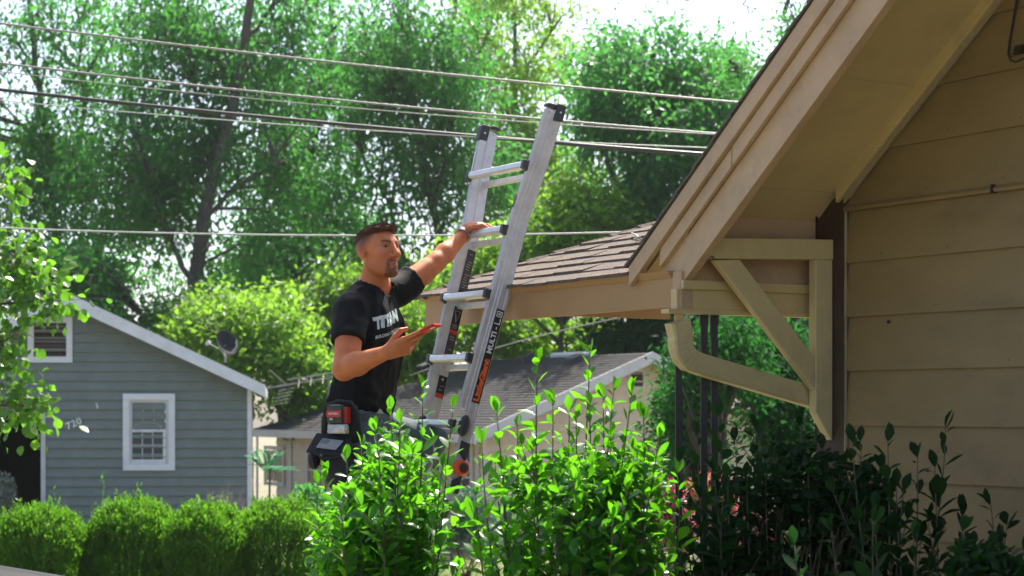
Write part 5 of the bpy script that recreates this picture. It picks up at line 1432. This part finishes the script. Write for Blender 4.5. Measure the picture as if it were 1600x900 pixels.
tree('shade_tree', 'tall tree with slender dark limbs at the far left above the grey house', TP(59, (100, 640), (95, 480), (85, 350), (70, 200), (50, 40), (45, -150)),
     [(TP(59, (88, 340), (135, 150), (95, 80), (55, 20)), .10, .05), (TP(59, (130, 160), (125, 60), (110, -60)), .07, .03), (TP(59, (150, 480), (160, 340), (190, 230)), .07, .02), (TP(59, (75, 250), (20, 180), (-50, 120)), .06, .02)],
     E_(59, 2.8, (60, 90, 180, 150), (80, 300, 170, 120), (0, 420, 150, 90), (170, 400, 110, 70), (-160, 250, 120, 250)), 'leaf_tree', 480, 62, .23, .09, 12, G, droop=.8, gap=.22, r0=.2, twigs=110)
tree('shade_tree', 'tall leafy tree rising directly above the man\'s head', TP(62, (470, 640), (462, 500), (470, 380), (490, 240), (515, 90), (530, -100)),
     [(TP(62, (468, 400), (530, 340), (565, 250), (575, 120)), .09, .03), (TP(62, (490, 250), (440, 170), (420, 60)), .08, .03), (TP(62, (500, 330), (440, 300), (400, 330)), .05, .02)],
     E_(62, 2.6, (510, 100, 140, 150), (470, 300, 110, 90), (570, 380, 90, 80), (410, 400, 90, 70)), 'leaf_tree', 350, 62, .23, .09, 13, G, droop=.7, gap=.22, r0=.17, twigs=95)
tree('shade_tree', 'tall tree with several pale stems rising behind the ladder', TP(57, (700, 620), (698, 500), (690, 400), (665, 260), (635, 90), (605, -80)),
     [(TP(57, (680, 330), (702, 190), (705, 40), (720, -90)), .10, .04), (TP(57, (692, 420), (740, 330), (780, 230)), .08, .02), (TP(57, (650, 190), (590, 110), (560, 10)), .07, .03), (TP(57, (640, 440), (610, 330), (560, 230)), .07, .02)],
     E_(57, 2.6, (640, 80, 150, 150), (690, 280, 140, 110), (610, 420, 70, 60), (720, 430, 80, 50)), 'leaf_tree', 410, 62, .23, .09, 14, G, droop=.7, gap=.22, r0=.19, twigs=110)
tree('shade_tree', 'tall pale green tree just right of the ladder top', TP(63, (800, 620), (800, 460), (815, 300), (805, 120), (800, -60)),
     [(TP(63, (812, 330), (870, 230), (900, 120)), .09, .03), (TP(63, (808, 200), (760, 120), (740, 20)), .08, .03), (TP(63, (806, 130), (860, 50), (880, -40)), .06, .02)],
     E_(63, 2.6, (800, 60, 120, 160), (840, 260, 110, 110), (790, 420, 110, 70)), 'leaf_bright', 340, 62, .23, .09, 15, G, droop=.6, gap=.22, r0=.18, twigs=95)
tree('evergreen_oak', 'dense deep green tree above the porch roof, left of the rake', TP(48, (1010, 640), (1005, 420), (1010, 240), (1020, 80)),
     [(TP(48, (1008, 300), (1060, 220), (1110, 130)), .09, .03), (TP(48, (1008, 340), (950, 260), (920, 180)), .09, .03)],
     E_(48, 2.8, (1000, 230, 120, 120), (1045, 110, 70, 80), (1090, 210, 90, 100), (1020, 360, 140, 80), (950, 120, 50, 90), (1130, 110, 40, 35)), 'leaf_ever', 560, 66, .19, .085, 16, G, spread=.36, droop=.5, gap=.10, r0=.2, twigs=50)
tree('evergreen_oak', 'dark broad tree mostly hidden behind the gabled roof at right', TP(47, (1180, 640), (1180, 420), (1190, 260)),
     [(TP(47, (1182, 420), (1240, 330), (1280, 250)), .09, .03)],
     E_(47, 2.8, (1190, 270, 110, 110), (1250, 380, 130, 130), (1130, 430, 110, 90)), 'leaf_ever', 300, 60, .20, .09, 17, G, spread=.4, droop=.5, gap=.02, r0=.2, twigs=30)
tree('sparse_tree', 'sparse twiggy tree against the white sky at the top right', TP(42, (1330, 640), (1320, 300), (1290, 100), (1270, -60)),
     [(TP(42, (1300, 150), (1250, 70), (1225, 20)), .05, .015), (TP(42, (1290, 100), (1230, 100), (1150, 110)), .045, .012), (TP(42, (1275, 0), (1210, -30), (1170, -20), (1168, 22), (1150, 30)), .035, .008)],
     E_(42, 1.2, (1250, 40, 45, 45), (1160, 105, 50, 25), (1210, 120, 45, 30), (1290, -60, 80, 60)), 'leaf_tree', 70, 40, .13, .06, 18, None, spread=.26, droop=.4, gap=-.1, r0=.12, twigs=40)
G2 = 'small sunlit trees beyond the houses'
for i, (lab, tp_, el, nc, mt, d) in enumerate((
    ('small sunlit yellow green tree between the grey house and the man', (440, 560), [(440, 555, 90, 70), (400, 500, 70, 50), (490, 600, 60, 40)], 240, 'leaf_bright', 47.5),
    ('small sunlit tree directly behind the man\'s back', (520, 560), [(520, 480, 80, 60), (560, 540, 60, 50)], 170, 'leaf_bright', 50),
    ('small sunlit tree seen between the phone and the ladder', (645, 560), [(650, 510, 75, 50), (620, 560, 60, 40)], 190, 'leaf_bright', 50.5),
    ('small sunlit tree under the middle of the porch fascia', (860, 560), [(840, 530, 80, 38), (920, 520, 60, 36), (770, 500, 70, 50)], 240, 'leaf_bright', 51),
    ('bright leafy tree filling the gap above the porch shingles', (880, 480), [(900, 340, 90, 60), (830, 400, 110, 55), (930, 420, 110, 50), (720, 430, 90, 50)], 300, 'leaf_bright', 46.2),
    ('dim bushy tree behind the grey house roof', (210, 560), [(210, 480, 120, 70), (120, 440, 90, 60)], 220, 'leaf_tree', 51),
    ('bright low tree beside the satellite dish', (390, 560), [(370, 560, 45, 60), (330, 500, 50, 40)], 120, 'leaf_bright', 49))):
    tree('small_tree', lab, TP(d, (tp_[0], 640), tp_, (tp_[0] + 10, tp_[1] - 70)), [], E_(d, 1.6, *el), mt, nc, 60, .19, .085, 40 + i, G2, spread=.30, droop=.35, gap=.24, r0=.1, twigs=40)
G3 = 'dark trees behind the porch posts'
for i, (lab, tp_, el, nc, d) in enumerate((
    ('dark leafy tree behind the three iron porch posts', (1110, 700), [(1100, 560, 60, 70), (1150, 540, 70, 60), (1080, 640, 40, 80)], 150, 22),
    ('dark leafy tree framed beneath the diagonal brace', (1215, 720), [(1210, 560, 80, 70), (1230, 660, 70, 70)], 170, 24),
    ('dark leafy tree at the right end of the beige house', (1065, 720), [(1068, 640, 26, 75), (1075, 730, 40, 60)], 90, 27),
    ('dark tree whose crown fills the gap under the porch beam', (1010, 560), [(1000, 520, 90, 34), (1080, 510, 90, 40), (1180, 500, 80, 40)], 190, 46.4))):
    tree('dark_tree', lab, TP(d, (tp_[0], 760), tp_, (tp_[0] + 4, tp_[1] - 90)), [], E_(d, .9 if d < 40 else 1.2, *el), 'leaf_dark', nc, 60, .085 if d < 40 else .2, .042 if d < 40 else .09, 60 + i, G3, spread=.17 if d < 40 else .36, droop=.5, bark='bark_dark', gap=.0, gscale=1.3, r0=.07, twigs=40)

# ---------------- leaf templates for leaves one can pick out
def leaf_template(rows, fold=.18, curl=.25):
    """rows: (t, halfwidth); returns verts (unit length along +Y) and faces"""
    vs = []; fs = []
    for t, w in rows:
        z_ = -curl * t * t
        vs += [(-w, t, z_ + w * fold * 2), (0, t, z_), (w, t, z_ + w * fold * 2)]
    for i in range(len(rows) - 1):
        a = i * 3; fs += [(a, a + 1, a + 4, a + 3), (a + 1, a + 2, a + 5, a + 4)]
    return vs, fs
TPL = [leaf_template([(0, .012), (.24, .17), (.55, .27), (.82, .17), (1, .004)], .16, c) for c in (.10, .28, -.12)]
TPLR = [leaf_template([(0, .02), (.18, .33), (.5, .46), (.82, .27), (1, .01)], .10, c) for c in (.10, .25, -.08)]
def tpl_meshes(tpls, m, nm):
    out = []
    for vs, fs in tpls:
        me = bpy.data.meshes.new(nm); me.from_pydata(vs, [], fs); me.materials.append(m); me.polygons.foreach_set('use_smooth', [True] * len(fs)); me.update(); out.append(me)
    return out
def place_leaves(par, items, tpls, m_obj, m_mass, seed, nobj=295, score=None, yellow=None):
    """items: list of (pos, dir, normal, length). The largest-looking ones become objects, the rest one mass."""
    rng = np.random.default_rng(seed); off = wloc(par)
    meshes = tpl_meshes(tpls, M[m_obj], 'leaf')
    def key(it): return -(it[3] / max(.5, (it[0] - Vector((0, 0, CAMZ))).length)) + (0 if score is None else score(it[0]))
    items = sorted(items, key=key)
    V = []; Q = []; tint = []
    for i, (p, d, nn, L_) in enumerate(items):
        y = d.normalized(); x = y.cross(nn)
        if x.length < 1e-4: x = y.cross(Vector((.3, .5, .8)))
        x.normalize(); z_ = x.cross(y)
        ti = int(rng.integers(0, len(tpls)))
        if i < nobj:
            o = bpy.data.objects.new('leaf', meshes[ti]); COL.objects.link(o); o.parent = par
            o.matrix_local = Matrix(((x.x * L_, y.x * L_, z_.x * L_, p.x - off.x), (x.y * L_, y.y * L_, z_.y * L_, p.y - off.y), (x.z * L_, y.z * L_, z_.z * L_, p.z - off.z), (0, 0, 0, 1)))
            if yellow is not None and rng.random() < yellow:
                o.material_slots[0].link = 'OBJECT'; o.material_slots[0].material = M['leaf_yellow']
        else:
            vs, fs = tpls[ti]; b = len(V)
            for (a, t_, c) in vs: V.append(tuple(p + x * a * L_ + y * t_ * L_ + z_ * c * L_))
            Q += [tuple(b + k for k in f_) for f_ in fs]; tint += [float(rng.random())] * len(vs)
    if V: np_mesh('foliage', np.array(V), np.array(Q), M[m_mass], par, smooth=True, tint=np.array(tint), kind='stuff')

def shrub(name, label, base_px, d, tips, seed, m_obj, m_mass, leafL=.075, sub=3, per=13, low=.85, group=None, yellow=None, dense=1.0, tpls=None, score=None, dj=.35, stem_r=.006, nobj=295, mass=(), nmass=0):
    rng = np.random.default_rng(seed)
    bx_ = at(base_px, 640, d); base = Vector((bx_.x, bx_.y, gz(bx_.x, bx_.y)))
    t = empty(name, base, label, 'shrub', group); mb = MB(); items = []
    ga = 2.399963
    def leaves_along(path, n, t0, big):
        ph = rng.random() * 6.28; m = len(path)
        for k in range(n):
            s = t0 + (1 - t0) * (k + .5) / n; fi = s * (m - 1); i0 = min(int(fi), m - 2); p = path[i0].lerp(path[i0 + 1], fi - i0); ax = (path[i0 + 1] - path[i0]).normalized()
            if p.z < low: continue
            ph += ga; e1 = ax.cross(Vector((.2, .9, .1))).normalized(); e2 = ax.cross(e1); rad = e1 * math.cos(ph) + e2 * math.sin(ph)
            up = .05 + .50 * s + .30 * rng.normal()
            dv = (rad * (1.0 - .25 * s) + ax * up + Vector((0, 0, .12)) + Vector(rng.normal(0, .18, 3))).normalized()
            nn = (ax - rad * .3 + Vector(rng.normal(0, .30, 3))).normalized()
            L_ = leafL * big * (.58 + .58 * rng.random()) * (.72 + .36 * s if s < .8 else (1.08 - .5 * (s - .8) / .2))
            items.append((p + rad * .004, dv, nn, L_))
        p = path[-1]; ax = (path[-1] - path[-2]).normalized()
        for k in range(2):
            if p.z > low: items.append((p, (ax + Vector(rng.normal(0, .25, 3))).normalized(), Vector(rng.normal(0, 1, 3)), leafL * big * .7))
    for (px, py) in tips:
        dd = d + rng.uniform(-dj, dj); tip = at(px, py, dd); b0 = base + Vector((rng.normal(0, .06) + (tip.x - base.x) * .35, rng.normal(0, .06) + (tip.y - base.y) * .3, 0))
        hgt = tip.z - b0.z
        c1 = b0 + Vector((0, 0, hgt * .45)) + (tip - b0) * .1 + Vector(rng.normal(0, .03, 3))
        c2 = Vector((tip.x, tip.y, tip.z - hgt * .28)) + Vector((rng.normal(0, .03), rng.normal(0, .03), 0))
        path = [b0 * (1 - s) ** 3 + c1 * 3 * s * (1 - s) ** 2 + c2 * 3 * s * s * (1 - s) + tip * s ** 3 for s in np.linspace(0, 1, 16)]
        mb.tube(path, [stem_r * (1.25 - .95 * i / 15) for i in range(16)], 5)
        leaves_along(path, int(per * 2.6 * dense), .52, 1.05)
        for k in range(int(sub * dense)):
            s = rng.uniform(.42, .78); i0 = int(s * 15); p = path[i0]
            v = Vector((rng.normal(0, .9), rng.normal(0, .7), .55 + .3 * rng.random())).normalized(); L_ = rng.uniform(.14, .34) * hgt / 2 * (1.25 - s)* 1.05
            tw = [p, p + v * L_ * .5 + Vector((0, 0, .01)), p + v * L_ + Vector((0, 0, .04 + .05 * rng.random()))]; tw = [tw[0], tw[0].lerp(tw[1], .5), tw[1], tw[1].lerp(tw[2], .5), tw[2]]
            mb.tube(tw, [.0035, .003, .0026, .002, .0015], 4); leaves_along(tw, per, .10, .95)
    if nmass:
        C = crown_points(mass, nmass, rng, .32, 3.6, hollow=.3, seed=seed)
        cen = np.array(base); 
        for c in C:
            o_ = Vector((c[0] - base.x, c[1] - base.y, 0)); o_ = o_.normalized() if o_.length > 1e-3 else o_
            dv = (o_ * .4 + Vector(rng.normal(0, .75, 3)) + Vector((0, 0, .1))).normalized()
            items.append((Vector(c), dv, (Vector(rng.normal(0, .5, 3)) + Vector((0, 0, .8))), leafL * (.26 + .50 * rng.random() ** 1.5)))
        for j in rng.choice(len(C), min(90, len(C)), replace=False):
            c = Vector(C[j]); b0 = Vector((base.x + (c.x - base.x) * .5, base.y + (c.y - base.y) * .5, base.z + (c.z - base.z) * .55)); mb.tube([b0, b0.lerp(c, .5) + Vector(rng.normal(0, .03, 3)), c], [.005, .0035, .0015], 4)
    mb.build('stems', M['stem'], t, smooth=True)
    place_leaves(t, items, tpls or TPL, m_obj, m_mass, seed + 1, nobj=nobj, yellow=yellow, score=score)
    return t
rt = np.random.default_rng(3)
def tipset(cols, extra=0, jit=12):
    """cols: (px, top y) outline; tips fill below the outline"""
    out = []; xs_ = [c[0] for c in cols]; ys_ = [c[1] for c in cols]
    for x, y in cols: out.append((x + rt.normal(0, 3), y))
    for k in range(extra):
        x = rt.uniform(xs_[0], xs_[-1]); out.append((x, np.interp(x, xs_, ys_) + abs(rt.normal(0, 1)) * 110 + 45))
    return out
shrub('leafy_shrub', 'sunlit bright green shrub in front of the man\'s legs and ladder foot', 600, 6.9, tipset([(490, 755), (516, 742), (540, 718), (566, 696), (588, 674), (610, 642), (632, 662), (661, 606), (680, 690), (698, 638), (690, 730)], 14), 21, 'leaf_near', 'leaf_near_s', .075, 3, 11, yellow=.015, mass=E_(6.9, .34, (600, 820, 80, 95), (550, 850, 62, 95), (640, 800, 45, 85), (600, 960, 105, 120), (612, 720, 42, 50)), nmass=5600)
shrub('leafy_shrub', 'large sunlit green shrub right of the ladder with tall upright shoots', 895, 6.5, tipset([(748, 770), (752, 692), (774, 644), (810, 668), (843, 566), (864, 630), (890, 642), (918, 552), (940, 622), (958, 612), (984, 614), (1006, 652), (1032, 684), (1056, 740)], 24), 22, 'leaf_near', 'leaf_near_s', .078, 3, 11, yellow=.02, mass=E_(6.5, .36, (900, 820, 110, 110), (830, 840, 45, 100), (975, 800, 65, 105), (905, 750, 48, 50), (965, 760, 42, 45), (910, 970, 150, 130), (810, 760, 35, 45), (1015, 760, 42, 60)), nmass=5600)
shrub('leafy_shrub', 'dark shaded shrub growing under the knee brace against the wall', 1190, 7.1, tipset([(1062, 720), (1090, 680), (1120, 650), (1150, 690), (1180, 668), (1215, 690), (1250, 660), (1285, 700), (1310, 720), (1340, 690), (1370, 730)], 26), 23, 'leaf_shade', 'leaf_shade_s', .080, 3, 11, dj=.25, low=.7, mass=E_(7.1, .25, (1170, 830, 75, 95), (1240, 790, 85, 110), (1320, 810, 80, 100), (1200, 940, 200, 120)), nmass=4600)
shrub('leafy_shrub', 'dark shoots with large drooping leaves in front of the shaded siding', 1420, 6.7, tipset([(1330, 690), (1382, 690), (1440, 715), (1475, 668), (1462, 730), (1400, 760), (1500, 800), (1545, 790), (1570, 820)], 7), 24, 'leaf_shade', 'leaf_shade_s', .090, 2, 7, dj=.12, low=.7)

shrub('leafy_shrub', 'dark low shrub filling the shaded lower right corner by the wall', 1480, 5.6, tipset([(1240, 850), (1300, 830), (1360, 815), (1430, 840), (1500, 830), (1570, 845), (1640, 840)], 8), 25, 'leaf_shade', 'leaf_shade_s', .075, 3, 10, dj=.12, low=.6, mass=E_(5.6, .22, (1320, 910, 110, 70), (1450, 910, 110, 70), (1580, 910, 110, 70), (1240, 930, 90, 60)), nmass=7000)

# shrub with pink and cream new leaves beyond the dark one
def cloud_plant(name, label, cat, base_px, d, ells, m_leaf, n, L, W, seed, up=.6, m2=None, frac2=0, group=None, spread=None, stems=14, stem_m='stem'):
    rng = np.random.default_rng(seed); b = at(base_px, 640, d); base = Vector((b.x, b.y, gz(b.x, b.y)))
    t = empty(name, base, label, cat, group); mb = MB()
    C = crown_points(ells, stems, rng, -1)
    for c in C:
        c = Vector(c); b0 = base + Vector(rng.normal(0, .06, 3)) * (1 if True else 0); b0.z = base.z; mb.tube([b0, b0.lerp(c, .4) + Z * .1, b0.lerp(c, .75) + Z * .08, c], [.014, .010, .007, .004], 5)
    mb.build('stems', M[stem_m], t, smooth=True)
    for mm, k in ((m_leaf, n - int(n * frac2)), (m2, int(n * frac2))):
        if not k: continue
        P = crown_points(ells, k, rng, .12, 5.0, seed=seed)
        D = rng.normal(0, 1, (k, 3)); D[:, 2] += up; V, Q = leaf_quads(P, D, rng.normal(0, 1, (k, 3)), L * (.6 + .8 * rng.random(k)), W * (.6 + .8 * rng.random(k)), rng)
        np_mesh('foliage', V, Q, M[mm], t, tint=np.repeat(rng.random(k), 4), kind='stuff')
    return t
cloud_plant('pink_shrub', 'pink and cream leaved shrub glimpsed left of the iron posts', 'shrub', 1035, 13, E_(13, .25, (1030, 790, 38, 45), (1045, 830, 50, 40)), 'leaf_pink', 2600, .05, .024, 31, m2='leaf_silver', frac2=.3, group='pink leaved shrubs beyond the porch')
cloud_plant('pink_shrub', 'pink leaved shrub just behind the iron porch posts', 'shrub', 1110, 14, E_(14, .25, (1105, 765, 34, 26), (1130, 800, 30, 40)), 'leaf_pink', 1500, .05, .024, 32, m2='leaf_hedge', frac2=.4, group='pink leaved shrubs beyond the porch')
cloud_plant('pink_shrub', 'reddish shrub with cream leaves low beneath the brace', 'shrub', 1185, 12, E_(12, .25, (1180, 840, 55, 36), (1170, 810, 25, 30)), 'leaf_pink', 1500, .05, .024, 33, m2='leaf_silver', frac2=.5, group='pink leaved shrubs beyond the porch')
cloud_plant('silver_shrub', 'grey green shrub by the beige house corner behind the ladder foot', 'shrub', 730, 30, E_(30, .5, (725, 800, 50, 40), (760, 830, 50, 40), (690, 830, 40, 40)), 'leaf_silver', 5200, .075, .035, 34, m2='leaf_frond', frac2=.35)
cloud_plant('dark_shrub', 'low dark shrub inside the grey house carport edge', 'shrub', 5, 32, E_(32, .4, (5, 775, 22, 35)), 'leaf_silver', 700, .08, .04, 35)
cloud_plant('low_shrub', 'low green shrub under the beige house window', 'shrub', 495, 34, E_(34, .4, (480, 780, 30, 24), (560, 790, 60, 26), (640, 800, 50, 24)), 'leaf_ever', 3500, .09, .045, 36)

# hedge of clipped upright shrubs along the street
for i, (lab, cx, w, top, seed) in enumerate((
    ('leftmost round clipped hedge shrub, cut by the photo edge', 62, 74, 800, 1), ('second round clipped hedge shrub, under the number on the grey house', 208, 74, 790, 2),
    ('clipped hedge shrub in front of the bare pinkish twigs', 325, 66, 797, 3), ('rightmost clipped hedge shrub, touching the sunlit shrub by the man', 440, 78, 792, 4))):
    rng = np.random.default_rng(100 + seed); d = 22 + .3 * (i % 2); b = at(cx, 640, d); gzb = gz(b.x, b.y); base = Vector((b.x, b.y, gzb))
    t = empty('hedge_shrub', base, lab, 'hedge', 'row of clipped hedge shrubs')
    rx = w / F * d; zt = CAMZ + (640 - top) / F * d; hz = (zt - gzb) / 2
    mb = MB()
    for k in range(16): a = rng.random() * 6.28; mb.tube([base + Vector((math.cos(a), math.sin(a), 0)) * .08, base + Vector((math.cos(a) * rx * .35, math.sin(a) * rx * .35, hz)), base + Vector((math.cos(a) * rx * .8, math.sin(a) * rx * .8, hz * 1.6))], [.02, .014, .006], 5)
    mb.build('stems', M['bark_dark'], t)
    n = 26000; q = rng.uniform(-1, 1, (n * 4, 3)); val = np.abs(q[:, 0]) ** 2.8 + np.abs(q[:, 1]) ** 2.8 + np.abs(np.maximum(q[:, 2], q[:, 2] * .55)) ** 3.2
    q = q[(val < 1) & (val > .16 * rng.random(len(q)) + .12)][:n]; n = len(q)
    bump_ = 1 + .12 * vnoise(q * 2.6 + seed, seed) + .07 * vnoise(q * 6, seed + 3)
    P = q * np.array((rx * 1.04, rx * .95, hz)) * bump_[:, None] + np.array((base.x, base.y, gzb + hz * .98))
    D = q * .45 + rng.normal(0, .30, (n, 3)); D[:, 2] += .95
    # upright shoots breaking the top
    ns = 240; a = rng.random(ns) * 6.28; r_ = np.sqrt(rng.random(ns)) * .95; sx = np.cos(a) * r_ * rx; sy = np.sin(a) * r_ * rx; sz_ = gzb + hz * (1 + np.sqrt(np.maximum(0, 1 - r_ ** 2.6)) * .97); hs_ = rng.gamma(2, .035, ns) + .04
    per = 22; s = np.tile(np.linspace(0, 1, per), ns); k = np.repeat(np.arange(ns), per)
    P2 = np.stack([base.x + sx[k] + rng.normal(0, .012, ns * per), base.y + sy[k] + rng.normal(0, .012, ns * per), sz_[k] + (s * 1.25 - .35) * hs_[k]], 1); D2 = rng.normal(0, .5, (ns * per, 3)); D2[:, 2] += .9
    P = np.concatenate([P, P2]); D = np.concatenate([D, D2]); n = len(P)
    V, Q = leaf_quads(P, D, rng.normal(0, 1, (n, 3)), .050 * (.6 + .8 * rng.random(n)), .017 * (.7 + .7 * rng.random(n)), rng)
    tn = np.clip(.45 + .3 * rng.normal(0, 1, n) + .25 * vnoise(P * 3, 5), 0, 1)
    np_mesh('foliage', V, Q, M['leaf_hedge'], t, tint=np.repeat(tn, 4), kind='stuff')

# bare pinkish twiggy shrub at the grey house corner
M['pink_twig'] = mat('pale_pink_twig', (.34, .25, .23), .8, .2, 20)
b = at(352, 800, 29); base = Vector((b.x, b.y, gz(b.x, b.y))); t = empty('bare_shrub', base, 'bare pinkish twiggy shrub at the grey house corner behind the hedge', 'shrub')
rng = np.random.default_rng(77); mb = MB()
for k in range(60):
    a = rng.uniform(-1.5, 1.5); e = rng.uniform(.15, 1); v = Vector((math.sin(a) * e, rng.normal(0, .35), math.cos(a) * .9 + .1)).normalized(); L_ = rng.uniform(.35, .78); p0 = base + Vector((rng.normal(0, .05), rng.normal(0, .05), .75)); p1 = p0 + v * L_ * .5; p2 = p0 + v * L_ + Vector((v.x * .08, 0, -.03))
    mb.tube([p0, p1, p2], [.010, .006, .003], 4)
    for j in range(4): s = rng.uniform(.4, 1); q = p0.lerp(p2, s); mb.tube([q, q + (v + Vector(rng.normal(0, .6, 3))).normalized() * .16], [.004, .002], 3)
mb.tube([base - Z * .05, base + Z * .45, base + Z * .78], [.045, .035, .025], 6)
mb.build('twigs', M['pink_twig'], t)

# sapling with feathery fronds at the grey house corner
b = at(420, 700, 26); base = Vector((b.x, b.y, gz(b.x, b.y))); t = empty('frond_sapling', base, 'blue green sapling with feathery fronds between the two far houses', 'sapling')
rng = np.random.default_rng(78)
MB().tube([base, base + Z * .9, at(422, 730, 26)], [.025, .018, .012], 6).build('stem', M['stem'], t)
for k in range(13):
    a = rng.uniform(-1.35, 1.35); p0 = at(420 + rng.normal(0, 6), 742 - 16 * rng.random(), 26); L_ = rng.uniform(.26, .42); v = Vector((math.sin(a), rng.normal(0, .5), .55 * math.cos(a) + .15)).normalized(); P = []; D = []
    for s in np.linspace(.15, 1, 9):
        c = p0 + v * L_ * s - Z * (.22 * L_ * s * s)
        for sd2 in (-1, 1):
            P.append(c); w = v.cross(Z).normalized() * sd2; D.append(w * .9 + v * .5 - Z * .15)
    n = len(P); V, Q = leaf_quads(np.array([tuple(x) for x in P]), np.array([tuple(x) for x in D]), np.tile((0, 0, 1.0), (n, 1)) + rng.normal(0, .2, (n, 3)), np.full(n, .12), np.full(n, .045), rng)
    np_mesh('frond', V, Q, M['leaf_frond'], t, tint=np.repeat(rng.random(n), 4))

# round-leaved branches reaching in at the left edge
rng = np.random.default_rng(55); d = 17.0; base = Vector((at(-230, 640, d).x, d, gz(-8, d)))
t = empty('round_leaf_tree', base, 'round leaved branches reaching in at the left edge over the grey house', 'tree'); mb = MB()
mb.tube([base - Z * .1, base + Z * 1.5, base + Vector((.1, 0, 3.2)), base + Vector((.0, 0, 5))], [.12, .10, .08, .04], 8)
items = []
for pts in (((-190, 470), (-60, 440), (30, 420), (90, 440)), ((-190, 500), (-60, 480), (40, 472), (118, 468)), ((-180, 560), (-60, 560), (-10, 570), (18, 560)), ((-190, 640), (-60, 640), (20, 632), (58, 634)), ((-190, 620), (-50, 625), (20, 628), (55, 640)), ((-190, 420), (-80, 380), (-10, 330), (12, 250)), ((-190, 450), (-40, 420), (20, 390), (40, 400)), ((-190, 530), (-70, 530), (-20, 520), (8, 540))):
    P = [at(a, b, d + rng.normal(0, .25)) for a, b in pts]; P = [P[0], P[0].lerp(P[1], .5), P[1], P[1].lerp(P[2], .5), P[2], P[2].lerp(P[3], .5), P[3]]; P[0] = base + Z * (P[0].z - base.z - .4)
    mb.tube(P, [.03, .026, .02, .014, .010, .006, .003], 5)
    for k in range(185 if pts[0][1] < 540 else 110):
        s = rng.uniform(.40, 1.0) * 6; i0 = min(5, int(s)); c = P[i0].lerp(P[i0 + 1], s - i0); off = Vector(rng.normal(0, 1, 3)) * (.10 + .05 * rng.random()); 
        items.append((c + off, (off.normalized() * .7 + Vector((0, 0, -.4)) + Vector(rng.normal(0, .4, 3))).normalized(), Vector(rng.normal(0, .7, 3)) + Vector((0, -.5, .8)), .085 * (.7 + .6 * rng.random())))
        if k % 3 == 0: mb.tube([c, c + off], [.003, .0015], 3)
mb.build('trunk', M['bark'], t, smooth=True)
place_leaves(t, items, TPLR, 'leaf_round', 'leaf_round_s', 56, nobj=295, score=lambda p: 10 if p.x / p.y * F + 800 < -15 else 0)

# dead vine stems twining on the porch posts
M['vine'] = mat('dry_vine', (.16, .13, .10), .8, .25, 30)
v0 = wloc(pc); mb = MB()
for pts in (((1064, 600), (1072, 620), (1082, 650), (1096, 690), (1108, 700)), ((1064, 700), (1072, 716), (1082, 720), (1062, 745)), ((1112, 500), (1110, 520), (1113, 530))):
    mb.tube([at(a, b, 8.05) for a, b in pts], .004, 5)
o = mb.build('dry_vine', M['vine'], base=at(1064, 745, 8.05), smooth=True); tag(o, 'dry vine stems twining on the iron porch posts', 'vine')

# grass
rng = np.random.default_rng(9); n = 60000
gx_ = rng.uniform(-13, 6, n); gy_ = rng.uniform(20.5, 37, n); gzv = np.array([gz(a, b) for a, b in zip(gx_, gy_)])
P = np.stack([gx_, gy_, gzv - .01], 1); D = rng.normal(0, .35, (n, 3)); D[:, 2] = 1
V, Q = leaf_quads(P, D, rng.normal(0, 1, (n, 3)), .07 * (.5 + rng.random(n)), np.full(n, .016), rng)
np_mesh('grass', V, Q, M['grass'], tint=np.repeat(np.clip(rng.normal(.5, .25, n), 0, 1), 4), kind='stuff')
# ------------------------------------------------------------------ thin haze volume added for a milky backlit veil over the far trees
hz = MB(); hz.bx(-160, 160, -65, 230, -2.2, 26)
m = bpy.data.materials.new('haze'); m.use_nodes = True; nt = m.node_tree
for n_ in list(nt.nodes):
    if n_.type == 'BSDF_PRINCIPLED': nt.nodes.remove(n_)
pv = nt.nodes.new('ShaderNodeVolumePrincipled'); pv.inputs['Color'].default_value = (.86, .96, .92, 1); pv.inputs['Density'].default_value = .00025; pv.inputs['Anisotropy'].default_value = .6
nt.links.new(pv.outputs[0], nt.nodes['Material Output'].inputs['Volume'])
hz.build('haze', m, kind='stuff')
